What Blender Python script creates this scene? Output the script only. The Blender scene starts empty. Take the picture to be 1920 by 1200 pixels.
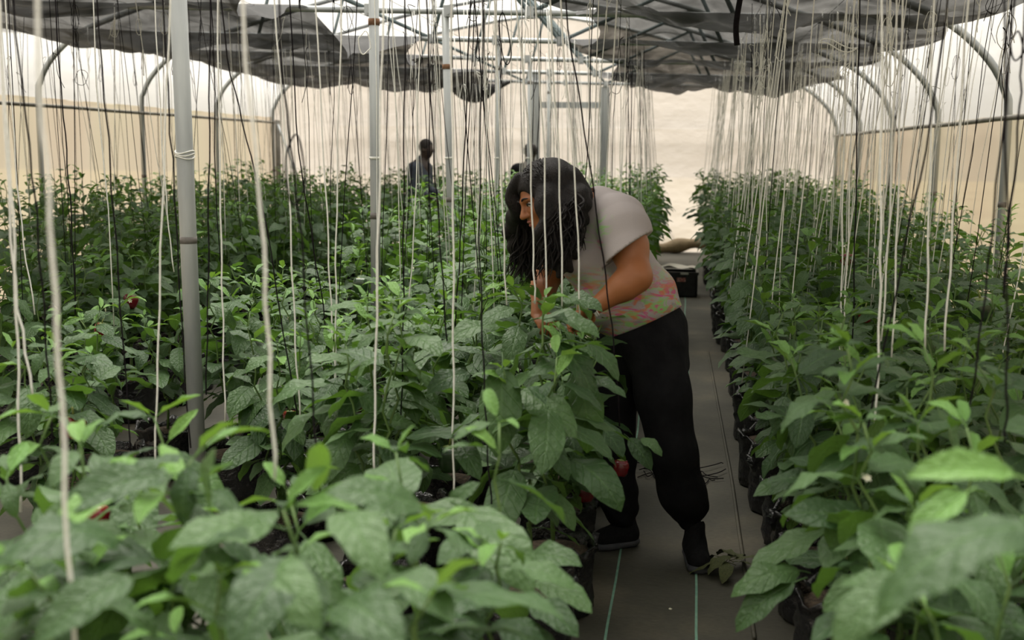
import bpy, math, random
import numpy as np
from mathutils import Matrix, Vector, Euler

# ------------------------------------------------------------------ camera, sky, exposure
S = bpy.context.scene
COL = S.collection
F_PX, CX, CY, EYE = 2200.0, 960.0, 600.0, 1.65
def _n(v):
    v = np.asarray(v, float); return v / np.linalg.norm(v)
_dY = _n([313, 315, -F_PX]); _s = 0.010; _b = 0.14
for _ in range(60):
    _a = math.sqrt(1 - _s*_s - _b*_b); _b = (_s*_dY[0] + _a*_dY[1]) / -_dY[2]
_dZ = np.array([_s, _a, _b]); _dX = np.cross(_dY, _dZ)
CAM_R = np.array([_dX, _dY, _dZ]); CAM_C = np.array([0, 0, EYE])
def ray(x, y): return CAM_R @ np.array([(x-CX)/F_PX, -(y-CY)/F_PX, -1.0])
def at(x, y, Y):                      # the point seen at (x, y) that stands Y metres down the house
    d = ray(x, y); return CAM_C + d*(Y/d[1])
def gnd(x, y, z=0.0):
    d = ray(x, y); return CAM_C + d*((z-EYE)/d[2])
cam = bpy.data.cameras.new('camera'); camo = bpy.data.objects.new('camera', cam); COL.objects.link(camo)
M4 = Matrix.Identity(4)
for i in range(3):
    for j in range(3): M4[i][j] = CAM_R[i, j]
    M4[i][3] = CAM_C[i]
camo.matrix_world = M4
cam.sensor_width = 36.0; cam.lens = F_PX/1920*36; cam.clip_start = 0.05; cam.clip_end = 300
cam.dof.use_dof = True; cam.dof.focus_distance = 5.5; cam.dof.aperture_fstop = 2.9
S.camera = camo

W = bpy.data.worlds.new('overcast_sky'); S.world = W; W.use_nodes = True
nt = W.node_tree; nt.nodes.clear()
wo = nt.nodes.new('ShaderNodeOutputWorld'); bg = nt.nodes.new('ShaderNodeBackground')
tc = nt.nodes.new('ShaderNodeTexCoord'); sx = nt.nodes.new('ShaderNodeSeparateXYZ'); cr = nt.nodes.new('ShaderNodeValToRGB')
nt.links.new(tc.outputs['Generated'], sx.inputs[0]); nt.links.new(sx.outputs['Z'], cr.inputs[0]); nt.links.new(cr.outputs[0], bg.inputs[0]); nt.links.new(bg.outputs[0], wo.inputs[0])
cr.color_ramp.elements[0].position = 0.0; cr.color_ramp.elements[0].color = (0.72, 0.70, 0.66, 1)
cr.color_ramp.elements[1].position = 0.9; cr.color_ramp.elements[1].color = (1.0, 0.99, 0.97, 1)
bg.inputs[1].default_value = 0.6
sun = bpy.data.lights.new('sun', 'SUN'); sun.energy = 7.5; sun.angle = math.radians(50); sun.color = (1, 0.97, 0.92)
suno = bpy.data.objects.new('sun', sun); COL.objects.link(suno); suno.location = (0, 0, 20); suno.rotation_euler = (math.radians(-20), math.radians(-8), 0)
S.view_settings.view_transform = 'Standard'; S.view_settings.look = 'None'; S.view_settings.gamma = 1.0
S.view_settings.use_curve_mapping = False
S.view_settings.exposure = 0.57
S.cycles.use_denoising = True
S.cycles.max_bounces = 8; S.cycles.diffuse_bounces = 4; S.cycles.transmission_bounces = 6; S.cycles.transparent_max_bounces = 16

# ------------------------------------------------------------------ helpers
rnd = random.Random(11)
nprng = np.random.default_rng(5)
def new_obj(name, mesh, parent=None):
    o = bpy.data.objects.new(name, mesh); COL.objects.link(o)
    if parent is not None: o.parent = parent
    return o
def empty(name, loc=(0, 0, 0), rz=0.0, parent=None):
    o = bpy.data.objects.new(name, None); COL.objects.link(o); o.location = loc; o.rotation_euler = (0, 0, rz)
    o.empty_display_size = 0.05
    if parent is not None: o.parent = parent
    return o
def tag(o, label=None, cat=None, group=None, kind=None):
    if label: o['label'] = label
    if cat: o['category'] = cat
    if group: o['group'] = group
    if kind: o['kind'] = kind
    return o
class MB:
    """collects vertices and faces of one mesh"""
    def __init__(s): s.v = []; s.f = []; s.uv = []
    def add(s, vs, fs):
        b = len(s.v); s.v += [tuple(map(float, p)) for p in vs]; s.f += [tuple(i+b for i in q) for q in fs]; return b
    def box(s, lo, hi, mat=None):
        x0, y0, z0 = lo; x1, y1, z1 = hi
        vs = [(x0,y0,z0),(x1,y0,z0),(x1,y1,z0),(x0,y1,z0),(x0,y0,z1),(x1,y0,z1),(x1,y1,z1),(x0,y1,z1)]
        if mat is not None: vs = [tuple(mat @ Vector(p)) for p in vs]
        s.add(vs, [(0,3,2,1),(4,5,6,7),(0,1,5,4),(1,2,6,5),(2,3,7,6),(3,0,4,7)])
    def tube(s, pts, r, n=8, caps=True):
        pts = [np.asarray(p, float) for p in pts]; m = len(pts)
        rs = r if hasattr(r, '__len__') else [r]*m
        ring = []; prev = None
        for i in range(m):
            t = _n(pts[min(i+1, m-1)] - pts[max(i-1, 0)] + 1e-9)
            if prev is None:
                a = np.array([0, 0, 1.0]) if abs(t[2]) < 0.9 else np.array([1.0, 0, 0])
                u = _n(np.cross(t, a))
            else:
                u = prev - t*np.dot(prev, t); u = _n(u) if np.linalg.norm(u) > 1e-6 else prev
            prev = u; w = np.cross(t, u)
            ring.append([pts[i] + rs[i]*(u*math.cos(2*math.pi*k/n) + w*math.sin(2*math.pi*k/n)) for k in range(n)])
        vs = [p for q in ring for p in q]; fs = []
        for i in range(m-1):
            for k in range(n):
                k2 = (k+1) % n; fs.append((i*n+k, i*n+k2, (i+1)*n+k2, (i+1)*n+k))
        if caps: fs += [tuple(range(n-1, -1, -1)), tuple((m-1)*n+k for k in range(n))]
        s.add(vs, fs)
    def lathe(s, prof, n=16, cx=0, cy=0, rf=None):      # prof: (r, z); rf(angle, i) scales the radius
        vs = []; fs = []; m = len(prof)
        for i, (r, z) in enumerate(prof):
            for k in range(n):
                a = 2*math.pi*k/n; q = r*(rf(a, i) if rf else 1)
                vs.append((cx+q*math.cos(a), cy+q*math.sin(a), z))
        for i in range(m-1):
            for k in range(n):
                k2 = (k+1) % n; fs.append((i*n+k, i*n+k2, (i+1)*n+k2, (i+1)*n+k))
        s.add(vs, fs)
    def mesh(s, name, mat=None, smooth=True):
        me = bpy.data.meshes.new(name); me.from_pydata(s.v, [], s.f)
        if smooth: me.shade_smooth()
        if mat: me.materials.append(mat)
        return me
    def build(s, name, mat, parent=None, smooth=True): return new_obj(name, s.mesh(name, mat, smooth), parent)
def catmull(pts, n=6):
    p = [np.asarray(q, float) for q in pts]; p = [2*p[0]-p[1]] + p + [2*p[-1]-p[-2]]; out = []
    for i in range(1, len(p)-2):
        for k in range(n):
            t = k/n; a, b, c, d = p[i-1], p[i], p[i+1], p[i+2]
            out.append(0.5*((2*b)+(-a+c)*t+(2*a-5*b+4*c-d)*t*t+(-a+3*b-3*c+d)*t**3))
    out.append(p[-2]); return out

# ------------------------------------------------------------------ materials
def mat(name):
    m = bpy.data.materials.new(name); m.use_nodes = True; t = m.node_tree
    return m, t, t.nodes['Principled BSDF'], t.nodes['Material Output']
def N(t, kind, **kw):
    n = t.nodes.new(kind)
    for k, v in kw.items():
        if k in n.inputs: n.inputs[k].default_value = v
        else: setattr(n, k, v)
    return n
def ramp(t, fac, stops):
    r = t.nodes.new('ShaderNodeValToRGB'); e = r.color_ramp.elements
    while len(e) < len(stops): e.new(0.5)
    for q, (p, c) in zip(e, stops): q.position = p; q.color = (*c, 1)
    t.links.new(fac, r.inputs[0]); return r.outputs[0]
def noise_mat(name, stops, scale=8, rough=0.6, bump=0.1, bscale=None, metal=0.0, detail=4, spec=0.5, stretch=(1,1,1), coord='Object'):
    m, t, p, o = mat(name)
    c = t.nodes.new('ShaderNodeTexCoord'); mp = N(t, 'ShaderNodeMapping'); mp.inputs['Scale'].default_value = stretch
    t.links.new(c.outputs[coord], mp.inputs[0])
    n = N(t, 'ShaderNodeTexNoise', Scale=scale, Detail=detail); t.links.new(mp.outputs[0], n.inputs['Vector'])
    t.links.new(ramp(t, n.outputs['Fac'], stops), p.inputs['Base Color'])
    p.inputs['Roughness'].default_value = rough; p.inputs['Metallic'].default_value = metal; p.inputs['Specular IOR Level'].default_value = spec
    if bump:
        n2 = N(t, 'ShaderNodeTexNoise', Scale=bscale or scale*4, Detail=4); t.links.new(mp.outputs[0], n2.inputs['Vector'])
        b = N(t, 'ShaderNodeBump', Strength=bump, Distance=0.02); t.links.new(n2.outputs['Fac'], b.inputs['Height']); t.links.new(b.outputs[0], p.inputs['Normal'])
    return m
def film_mat(name, stops, clear, scale=0.6, stretch=(1,1,1), bump=0.3):
    """plastic film: part of the light passes straight, part is scattered through"""
    m, t, p, o = mat(name); t.nodes.remove(p)
    c = t.nodes.new('ShaderNodeTexCoord'); mp = N(t, 'ShaderNodeMapping'); mp.inputs['Scale'].default_value = stretch
    t.links.new(c.outputs['Object'], mp.inputs[0])
    n = N(t, 'ShaderNodeTexNoise', Scale=scale, Detail=5); t.links.new(mp.outputs[0], n.inputs['Vector'])
    colr = ramp(t, n.outputs['Fac'], stops)
    tl = t.nodes.new('ShaderNodeBsdfTranslucent'); df = t.nodes.new('ShaderNodeBsdfDiffuse'); tr = t.nodes.new('ShaderNodeBsdfTransparent')
    for q in (tl, df): t.links.new(colr, q.inputs['Color'])
    tr.inputs[0].default_value = (1, 0.985, 0.95, 1)
    if bump:
        n2 = N(t, 'ShaderNodeTexNoise', Scale=scale*5, Detail=4); t.links.new(mp.outputs[0], n2.inputs['Vector'])
        b = N(t, 'ShaderNodeBump', Strength=bump, Distance=0.1); t.links.new(n2.outputs['Fac'], b.inputs['Height'])
        t.links.new(b.outputs[0], tl.inputs['Normal']); t.links.new(b.outputs[0], df.inputs['Normal'])
    m1 = N(t, 'ShaderNodeMixShader'); m1.inputs[0].default_value = 0.4; t.links.new(tl.outputs[0], m1.inputs[1]); t.links.new(df.outputs[0], m1.inputs[2])
    m2 = N(t, 'ShaderNodeMixShader'); m2.inputs[0].default_value = clear; t.links.new(m1.outputs[0], m2.inputs[1]); t.links.new(tr.outputs[0], m2.inputs[2])
    t.links.new(m2.outputs[0], o.inputs[0]); return m

def leaf_mat(name, dark, light, under, transl):
    m, t, p, o = mat(name)
    uv = t.nodes.new('ShaderNodeUVMap'); sp = t.nodes.new('ShaderNodeSeparateXYZ'); t.links.new(uv.outputs[0], sp.inputs[0])
    def M(op, a, b=None):
        n = t.nodes.new('ShaderNodeMath'); n.operation = op
        for i, q in enumerate((a, b)):
            if q is None: continue
            if isinstance(q, (int, float)): n.inputs[i].default_value = q
            else: t.links.new(q, n.inputs[i])
        return n.outputs[0]
    av = M('ABSOLUTE', M('SUBTRACT', sp.outputs[1], 0.5))                 # 0 at the midrib .. 0.5 at the margin
    side = M('SINE', M('MULTIPLY', M('SUBTRACT', sp.outputs[0], M('MULTIPLY', av, 0.50)), 38))
    vein = M('POWER', M('MAXIMUM', side, 0.0), 16)
    rib = M('SUBTRACT', 1.0, M('MINIMUM', M('MULTIPLY', av, 16), 1.0))
    lines = M('MINIMUM', M('ADD', M('MULTIPLY', vein, 0.35), rib), 1.0)
    oi = t.nodes.new('ShaderNodeObjectInfo'); geo = t.nodes.new('ShaderNodeNewGeometry')
    c = t.nodes.new('ShaderNodeTexCoord'); n = N(t, 'ShaderNodeTexNoise', Scale=14, Detail=3); t.links.new(c.outputs['Object'], n.inputs['Vector'])
    base = ramp(t, M('ADD', M('MULTIPLY', oi.outputs['Random'], 0.65), M('MULTIPLY', n.outputs['Fac'], 0.35)), [(0.1, dark), (0.9, light)])
    mx = N(t, 'ShaderNodeMix', data_type='RGBA'); mx.inputs['B'].default_value = (*[min(1, q*1.5+0.015) for q in light], 1)
    t.links.new(M('MULTIPLY', lines, 0.34), mx.inputs[0]); t.links.new(base, mx.inputs[6]); 
    mx.inputs[7].default_value = (*[min(1, q*1.35+0.01) for q in light], 1)
    mb = N(t, 'ShaderNodeMix', data_type='RGBA'); t.links.new(geo.outputs['Backfacing'], mb.inputs[0]); t.links.new(mx.outputs[2], mb.inputs[6]); mb.inputs[7].default_value = (*under, 1)
    t.links.new(mb.outputs[2], p.inputs['Base Color'])
    p.inputs['Roughness'].default_value = 0.48; p.inputs['Specular IOR Level'].default_value = 0.36
    bmp = N(t, 'ShaderNodeBump', Strength=0.55, Distance=0.008)
    t.links.new(M('ADD', M('MULTIPLY', M('ADD', vein, rib), -0.45), M('MULTIPLY', n.outputs['Fac'], 1.6)), bmp.inputs['Height']); t.links.new(bmp.outputs[0], p.inputs['Normal'])
    tl = t.nodes.new('ShaderNodeBsdfTranslucent'); tl.inputs[0].default_value = (*transl, 1)
    ms = N(t, 'ShaderNodeMixShader'); ms.inputs[0].default_value = 0.17
    t.links.new(p.outputs[0], ms.inputs[1]); t.links.new(tl.outputs[0], ms.inputs[2]); t.links.new(ms.outputs[0], o.inputs[0])
    return m
MAT = {}
MAT['roof'] = film_mat('roof_film', [(0.3, (0.89, 0.86, 0.80)), (0.7, (0.95, 0.925, 0.87))], 0.58, 0.5, (1, 0.3, 1))
MAT['endfilm'] = film_mat('end_film', [(0.3, (0.60, 0.545, 0.49)), (0.7, (0.64, 0.59, 0.535))], 0.12, 0.5, (1, 1, 1.5))
MAT['sidefilm'] = film_mat('side_curtain_film', [(0.32, (0.62, 0.51, 0.39)), (0.5, (0.67, 0.575, 0.45)), (0.7, (0.65, 0.62, 0.43))], 0.14, 0.45, (1, 1, 0.12))  # yellow-green streaks paint in light from outside plants showing through the tan film
MAT['steel'] = noise_mat('galvanised_steel', [(0.3, (0.30, 0.32, 0.33)), (0.7, (0.46, 0.48, 0.48))], 6, 0.48, 0.05, 40, 0.55, stretch=(1, 1, 0.25))
MAT['steel_dark'] = noise_mat('weathered_steel', [(0.3, (0.10, 0.14, 0.15)), (0.7, (0.22, 0.27, 0.28))], 6, 0.5, 0.05, 40, 0.5)
MAT['paint'] = noise_mat('painted_post_steel', [(0.3, (0.27, 0.29, 0.30)), (0.7, (0.43, 0.45, 0.44))], 9, 0.5, 0.08, 60, 0.25, stretch=(1, 1, 0.2))
MAT['rail'] = noise_mat('rail_steel', [(0.3, (0.13, 0.12, 0.10)), (0.7, (0.22, 0.21, 0.18))], 9, 0.55, 0.05, 60, 0.3)
MAT['tape'] = noise_mat('tape', [(0.3, (0.13, 0.12, 0.11)), (0.7, (0.2, 0.18, 0.17))], 30, 0.7)
MAT['rust'] = noise_mat('rust', [(0.3, (0.12, 0.06, 0.03)), (0.7, (0.25, 0.13, 0.07))], 30, 0.9)
MAT['wstring'] = noise_mat('white_cotton_twine', [(0.3, (0.76, 0.76, 0.71)), (0.7, (0.90, 0.90, 0.86))], 60, 0.85, 0)
MAT['bstring'] = noise_mat('black_twine', [(0.3, (0.006, 0.005, 0.006)), (0.7, (0.016, 0.013, 0.016))], 60, 0.9, 0, spec=0.1)
MAT['wire'] = noise_mat('overhead_wire', [(0.3, (0.2, 0.2, 0.2)), (0.7, (0.32, 0.32, 0.32))], 60, 0.5, 0, metal=0.5)
MAT['bag'] = noise_mat('black_polythene', [(0.3, (0.006, 0.006, 0.007)), (0.7, (0.020, 0.020, 0.022))], 14, 0.26, 1.0, 26, spec=0.6)
MAT['soil'] = noise_mat('dry_soil', [(0.3, (0.03, 0.02, 0.014)), (0.7, (0.12, 0.085, 0.055))], 60, 0.95, 0.6, 90)
MAT['stem'] = noise_mat('green_stem', [(0.3, (0.05, 0.11, 0.02)), (0.7, (0.12, 0.20, 0.05))], 20, 0.55, 0.05)
MAT['leaf'] = leaf_mat('pepper_leaf', (0.020, 0.054, 0.017), (0.074, 0.145, 0.046), (0.085, 0.16, 0.05), (0.16, 0.34, 0.035))
MAT['young'] = leaf_mat('young_pepper_leaf', (0.08, 0.19, 0.035), (0.16, 0.31, 0.07), (0.17, 0.31, 0.08), (0.28, 0.52, 0.05))
MAT['wilt'] = noise_mat('wilted_leaf', [(0.3, (0.05, 0.065, 0.02)), (0.7, (0.13, 0.14, 0.05))], 30, 0.7, 0.4)
MAT['petal'] = noise_mat('white_petal', [(0.3, (0.75, 0.74, 0.55)), (0.7, (0.85, 0.84, 0.7))], 30, 0.6, 0)
MAT['redfruit'] = noise_mat('red_pepper_skin', [(0.35, (0.10, 0.005, 0.008)), (0.7, (0.20, 0.012, 0.016))], 12, 0.22, 0.0, spec=0.6)
MAT['darkfruit'] = noise_mat('dark_green_pepper_skin', [(0.35, (0.010, 0.03, 0.010)), (0.7, (0.03, 0.075, 0.02))], 12, 0.22, 0.0, spec=0.6)
MAT['calyx'] = noise_mat('pepper_calyx', [(0.35, (0.13, 0.19, 0.04)), (0.7, (0.27, 0.28, 0.09))], 20, 0.5, 0.0)

def net_mat():
    m, t, p, o = mat('black_shade_net'); 
    p.inputs['Base Color'].default_value = (0.012, 0.012, 0.013, 1); p.inputs['Roughness'].default_value = 0.75
    c = t.nodes.new('ShaderNodeTexCoord')
    n = N(t, 'ShaderNodeTexNoise', Scale=3.0, Detail=6); t.links.new(c.outputs['Object'], n.inputs['Vector'])
    n.inputs['Distortion'].default_value = 0.6
    b = t.nodes.new('ShaderNodeMath'); b.operation = 'MULTIPLY_ADD'; b.inputs[1].default_value = 0.55; b.inputs[2].default_value = -0.155; t.links.new(n.outputs['Fac'], b.inputs[0])
    cl = t.nodes.new('ShaderNodeClamp'); cl.inputs[1].default_value = 0.03; cl.inputs[2].default_value = 0.6; t.links.new(b.outputs[0], cl.inputs[0])
    tr = t.nodes.new('ShaderNodeBsdfTransparent'); ms = t.nodes.new('ShaderNodeMixShader')
    t.links.new(cl.outputs[0], ms.inputs[0]); t.links.new(p.outputs[0], ms.inputs[1]); t.links.new(tr.outputs[0], ms.inputs[2]); t.links.new(ms.outputs[0], o.inputs[0])
    return m
MAT['net'] = net_mat()
def floor_mat():
    m, t, p, o = mat('woven_ground_cover')
    c = t.nodes.new('ShaderNodeTexCoord')
    def tex(scale, st, det=5):
        mp = N(t, 'ShaderNodeMapping'); mp.inputs['Scale'].default_value = st; t.links.new(c.outputs['Object'], mp.inputs[0])
        n = N(t, 'ShaderNodeTexNoise', Scale=scale, Detail=det); t.links.new(mp.outputs[0], n.inputs['Vector']); return n.outputs['Fac']
    a = ramp(t, tex(1.6, (1, 1, 1)), [(0.3, (0.050, 0.048, 0.036)), (0.55, (0.088, 0.083, 0.062)), (0.75, (0.165, 0.143, 0.099))])
    fine = ramp(t, tex(40, (1, 4, 1)), [(0.3, (0.62, 0.62, 0.62)), (0.7, (1.1, 1.1, 1.1))])
    mx = N(t, 'ShaderNodeMix', data_type='RGBA', blend_type='MULTIPLY'); mx.inputs[0].default_value = 0.8
    t.links.new(a, mx.inputs[6]); t.links.new(fine, mx.inputs[7]); t.links.new(mx.outputs[2], p.inputs['Base Color'])
    p.inputs['Roughness'].default_value = 0.7
    b = N(t, 'ShaderNodeBump', Strength=0.35, Distance=0.01); t.links.new(tex(9, (1, 2.5, 1)), b.inputs['Height']); t.links.new(b.outputs[0], p.inputs['Normal'])
    return m
MAT['floor'] = floor_mat()
MAT['stripe'] = noise_mat('green_woven_stripe', [(0.3, (0.16, 0.34, 0.25)), (0.7, (0.26, 0.46, 0.34))], 30, 0.7, 0)
MAT['earth'] = noise_mat('outside_earth', [(0.3, (0.22, 0.17, 0.11)), (0.7, (0.36, 0.32, 0.20))], 0.4, 0.95, 0)

# ------------------------------------------------------------------ the house
XC, HALF = -2.2, 4.70
XL, XR = XC-HALF, XC+HALF
Y0, Y1 = -3.0, 19.75
POST_X = -1.88
TRUSS = [2.1, 4.6, 7.1, 9.6, 12.1, 14.6, 17.1, 19.6]
def lean(X, h): return h - 0.022*(X-POST_X)                    # the frame drops a little towards the right
PROF = [(4.70, 2.06), (4.67, 2.22), (4.58, 2.40), (4.43, 2.57), (4.24, 2.72), (3.95, 2.86), (3.2, 3.12), (2.2, 3.42), (1.1, 3.68), (0, 3.82)]
def profile(grow=0.0):
    half = [(a+grow*(1 if a > 4 else 0.3), z+grow*(0 if a > 4.6 else 1)) for a, z in PROF]
    pts = [(XC-a, z) for a, z in half] + [(XC+a, z) for a, z in reversed(half[:-1])]
    return [(x, lean(x, z)) for x, z in pts]
def sheet(name, fn, nu, nv, m, kind='structure', parent=None):
    vs = [fn(i/nu, j/nv) for i in range(nu+1) for j in range(nv+1)]
    fs = [(i*(nv+1)+j, (i+1)*(nv+1)+j, (i+1)*(nv+1)+j+1, i*(nv+1)+j+1) for i in range(nu) for j in range(nv)]
    b = MB(); b.add(vs, fs); o = b.build(name, m, parent)
    if kind: o['kind'] = kind
    return o
sheet('floor', lambda u, v: (XL+0.02+u*(XR-XL-0.04), Y0+v*(Y1-Y0), 0.0), 6, 12, MAT['floor'])
g = MB(); g.add([(-60, -40, -0.06), (60, -40, -0.06), (60, 80, -0.06), (-60, 80, -0.06)], [(0, 1, 2, 3)]); tag(g.build('ground', MAT['earth']), kind='structure')
for (xa, ya), (xb, yb) in (((1137, 1200), (1163, 1010)), ((1308, 1200), (1303, 1060))):
    A = gnd(xa, ya); B = gnd(xb, yb); dx = (B[0]-A[0])/(B[1]-A[1]); b = MB(); n_ = 30; vs = []
    for k in range(n_+1):
        y = 1.0 + k*0.42; x = A[0]+dx*(y-A[1])*0.3 + 0.006*math.sin(y*3)
        vs += [(x-0.0045, y, 0.0025), (x+0.0045, y, 0.0025)]
    b.add(vs, [(2*k, 2*k+1, 2*k+3, 2*k+2) for k in range(n_)]); tag(b.build('trim_1', MAT['stripe']), kind='structure')
prof = profile(0.045)
EAVE_L, EAVE_R = prof[0], prof[-1]
def roof_fn(u, v):
    k = u*(len(prof)-1); i = min(int(k), len(prof)-2); f = k-i
    x = prof[i][0]*(1-f)+prof[i+1][0]*f; z = prof[i][1]*(1-f)+prof[i+1][1]*f; y = Y0+v*(Y1-Y0)
    q = ((y-2.1) % 2.5)/2.5
    return (x, y, z - 0.05*math.sin(math.pi*q)*(0.3+0.7*math.sin(math.pi*u)))
sheet('ceiling', roof_fn, 36, 92, MAT['roof'])
RAIL_L, RAIL_R = 2.08, 1.93
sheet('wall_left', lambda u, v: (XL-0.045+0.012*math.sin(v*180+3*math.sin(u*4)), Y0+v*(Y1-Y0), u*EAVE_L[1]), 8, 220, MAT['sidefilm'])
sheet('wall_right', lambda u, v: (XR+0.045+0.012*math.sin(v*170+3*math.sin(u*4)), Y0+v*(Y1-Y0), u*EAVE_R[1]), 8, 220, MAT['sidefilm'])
def end_fn(y, amp):
    def fn(u, v):
        k = u*(len(prof)-1); i = min(int(k), len(prof)-2); f = k-i
        x = prof[i][0]*(1-f)+prof[i+1][0]*f; z = prof[i][1]*(1-f)+prof[i+1][1]*f
        return (x, y + amp*math.sin(9*u+5*v)*math.sin(7*v+3*u)*(1-v), z*v)
    return fn
sheet('wall_back', end_fn(Y1, 0.02), 36, 16, MAT['endfilm'])
sheet('wall_front', end_fn(Y0, 0.02), 36, 4, MAT['endfilm'])

# door frame in the end wall
dl, dr, dt = at(1003, 205, 19.68), at(1134, 208, 19.68), 2.40
d = MB(); d.box((dl[0]-0.09, 19.62, 0), (dl[0]+0.09, 19.70, 2.9)); dd = d.build('door_1', MAT['steel'], smooth=False); tag(dd, kind='structure')
d = MB(); d.box((dr[0]-0.07, 19.62, 0), (dr[0]+0.07, 19.70, 2.7)); d.build('door_post', MAT['steel'], dd, False)
d = MB(); d.box((dl[0]+0.09, 19.63, dt-0.05), (dr[0]-0.07, 19.70, dt+0.05)); d.build('lintel', MAT['steel'], dd, False)
# pipe frame outside the end film: cross bar, braces
d = MB(); z0 = at(1490, 243, 20.0)[2]
d.tube([(XC-3.8, 19.95, z0), (XR-0.2, 19.95, z0-0.03)], 0.03); d.tube([at(1220, 470, 19.95), at(1232, 390, 19.95)], 0.02); d.tube([at(1232, 390, 19.95), at(1275, 470, 19.95)], 0.02)
d.tube([at(1345, 300, 19.95), at(1440, 243, 19.95)], 0.025); d.tube([at(1510, 243, 19.95), at(1600, 310, 19.95)], 0.025)
tag(d.build('end_frame', MAT['steel']), 'pipe bracing standing just outside the far end film', 'frame')

# side rails along the eaves
for nm, x, h, side in (('left', XL+0.03, RAIL_L, 'left'), ('right', XR-0.03, RAIL_R, 'right')):
    b = MB(); pts = [(x, y, h + 0.004*math.sin(y*2.1)) for y in np.linspace(Y0+0.1, Y1-0.15, 24)]
    b.tube(pts, 0.021, 8)
    o = b.build('side_rail', MAT['rail']); tag(o, f'brown steel rail running along the {side} film wall under the eave', 'rail', None)
b = MB(); b.tube([(XL+0.1, 19.55, 0), (XL+0.1, 19.55, 2.12)], 0.045, 10); cp = b.build('corner_post', MAT['rail']); tag(cp, 'square dark post in the far left corner of the house', 'post')
b = MB(); b.tube([(XL+0.12, 19.5, 2.05), (XL+0.75, 19.5, 0.4)], 0.022, 8); b.build('brace', MAT['steel'], cp)
q = at(1609, 300, 19.3); b = MB(); b.tube([(q[0], 19.3, 0), (q[0], 19.3, q[2])], 0.04, 10); tag(b.build('corner_post', MAT['rail']), 'short dark post rising from the plants near the far right corner', 'post')

# trusses: hoop, bottom chord, webs, clamps
chord_h = 2.76
hp = profile(0.0)
ORD = ['', 'second', 'third', 'fourth', 'fifth', 'sixth', 'seventh', 'last']
for i, y in enumerate(TRUSS):
    t = empty('roof_truss', (POST_X, y, 0))
    where = ['nearest the camera, above and behind it', 'just in front of the camera', 'third from the camera', 'fourth from the camera, its pipe crossing the top',
             'fifth from the camera', 'sixth from the camera', 'seventh from the camera', 'against the far end wall'][i]
    tag(t, f'galvanised hoop truss {where}', 'truss', None)
    def loc(p): return (p[0]-POST_X, p[1]-y, p[2])
    h3 = [(hp[0][0], y, 0)] + [(hp[0][0], y, 1.1)] + [(x, y, z) for x, z in hp] + [(hp[-1][0], y, 1.1), (hp[-1][0], y, 0)]
    b = MB(); b.tube([loc(p) for p in catmull(h3, 3)], 0.031, 10); b.build('hoop', MAT['steel'], t)
    b = MB(); xa, xb = XC-3.95, XC+3.95
    b.tube([loc((x, y, lean(x, chord_h))) for x in np.linspace(xa, xb, 12)], 0.026, 8); b.build('bottom_chord', MAT['steel'], t)
    def roofz(x):
        a = abs(x-XC); 
        for (a1, z1), (a0, z0) in zip(PROF[:-1], PROF[1:]):
            if a0 <= a <= a1: return lean(x, z0+(z1-z0)*(a-a0)/(a1-a0))
        return 2.5
    for (x0, x1) in ((-2.54, -4.2), (-1.22, 0.1), (-2.54, -2.25), (-1.22, -2.15), (-4.4, -4.2), (0.4, 0.1)):
        b = MB(); b.tube([loc((x0, y, lean(x0, chord_h))), loc((x1, y, roofz(x1)-0.02))], 0.019, 8); b.build('web_member', MAT['steel_dark'], t)
    for x0 in (-2.54, -1.22, POST_X):
        b = MB(); z = lean(x0, chord_h); b.box((x0-POST_X-0.035, -0.04, z-0.045), (x0-POST_X+0.035, 0.04, z+0.045)); b.tube([(x0-POST_X, -0.055, z-0.02), (x0-POST_X, 0.055, z-0.02)], 0.014, 6)
        b.build('clamp', MAT['steel'], t, False)
    for xs in (XL, XR):          # dark sleeve and wire tie low on each leg of the hoop
        b = MB(); b.tube([loc((xs, y, 1.25)), loc((xs, y, 1.29))], 0.034, 10); b.build('sleeve', MAT['tape'], t)
b = MB(); b.tube([(XC, y, lean(XC, 3.80)) for y in (Y0, 8, Y1-0.1)], 0.024, 8); tag(b.build('ridge_pipe', MAT['steel']), 'ridge pipe running the length of the house under the roof film', 'pipe')

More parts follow.
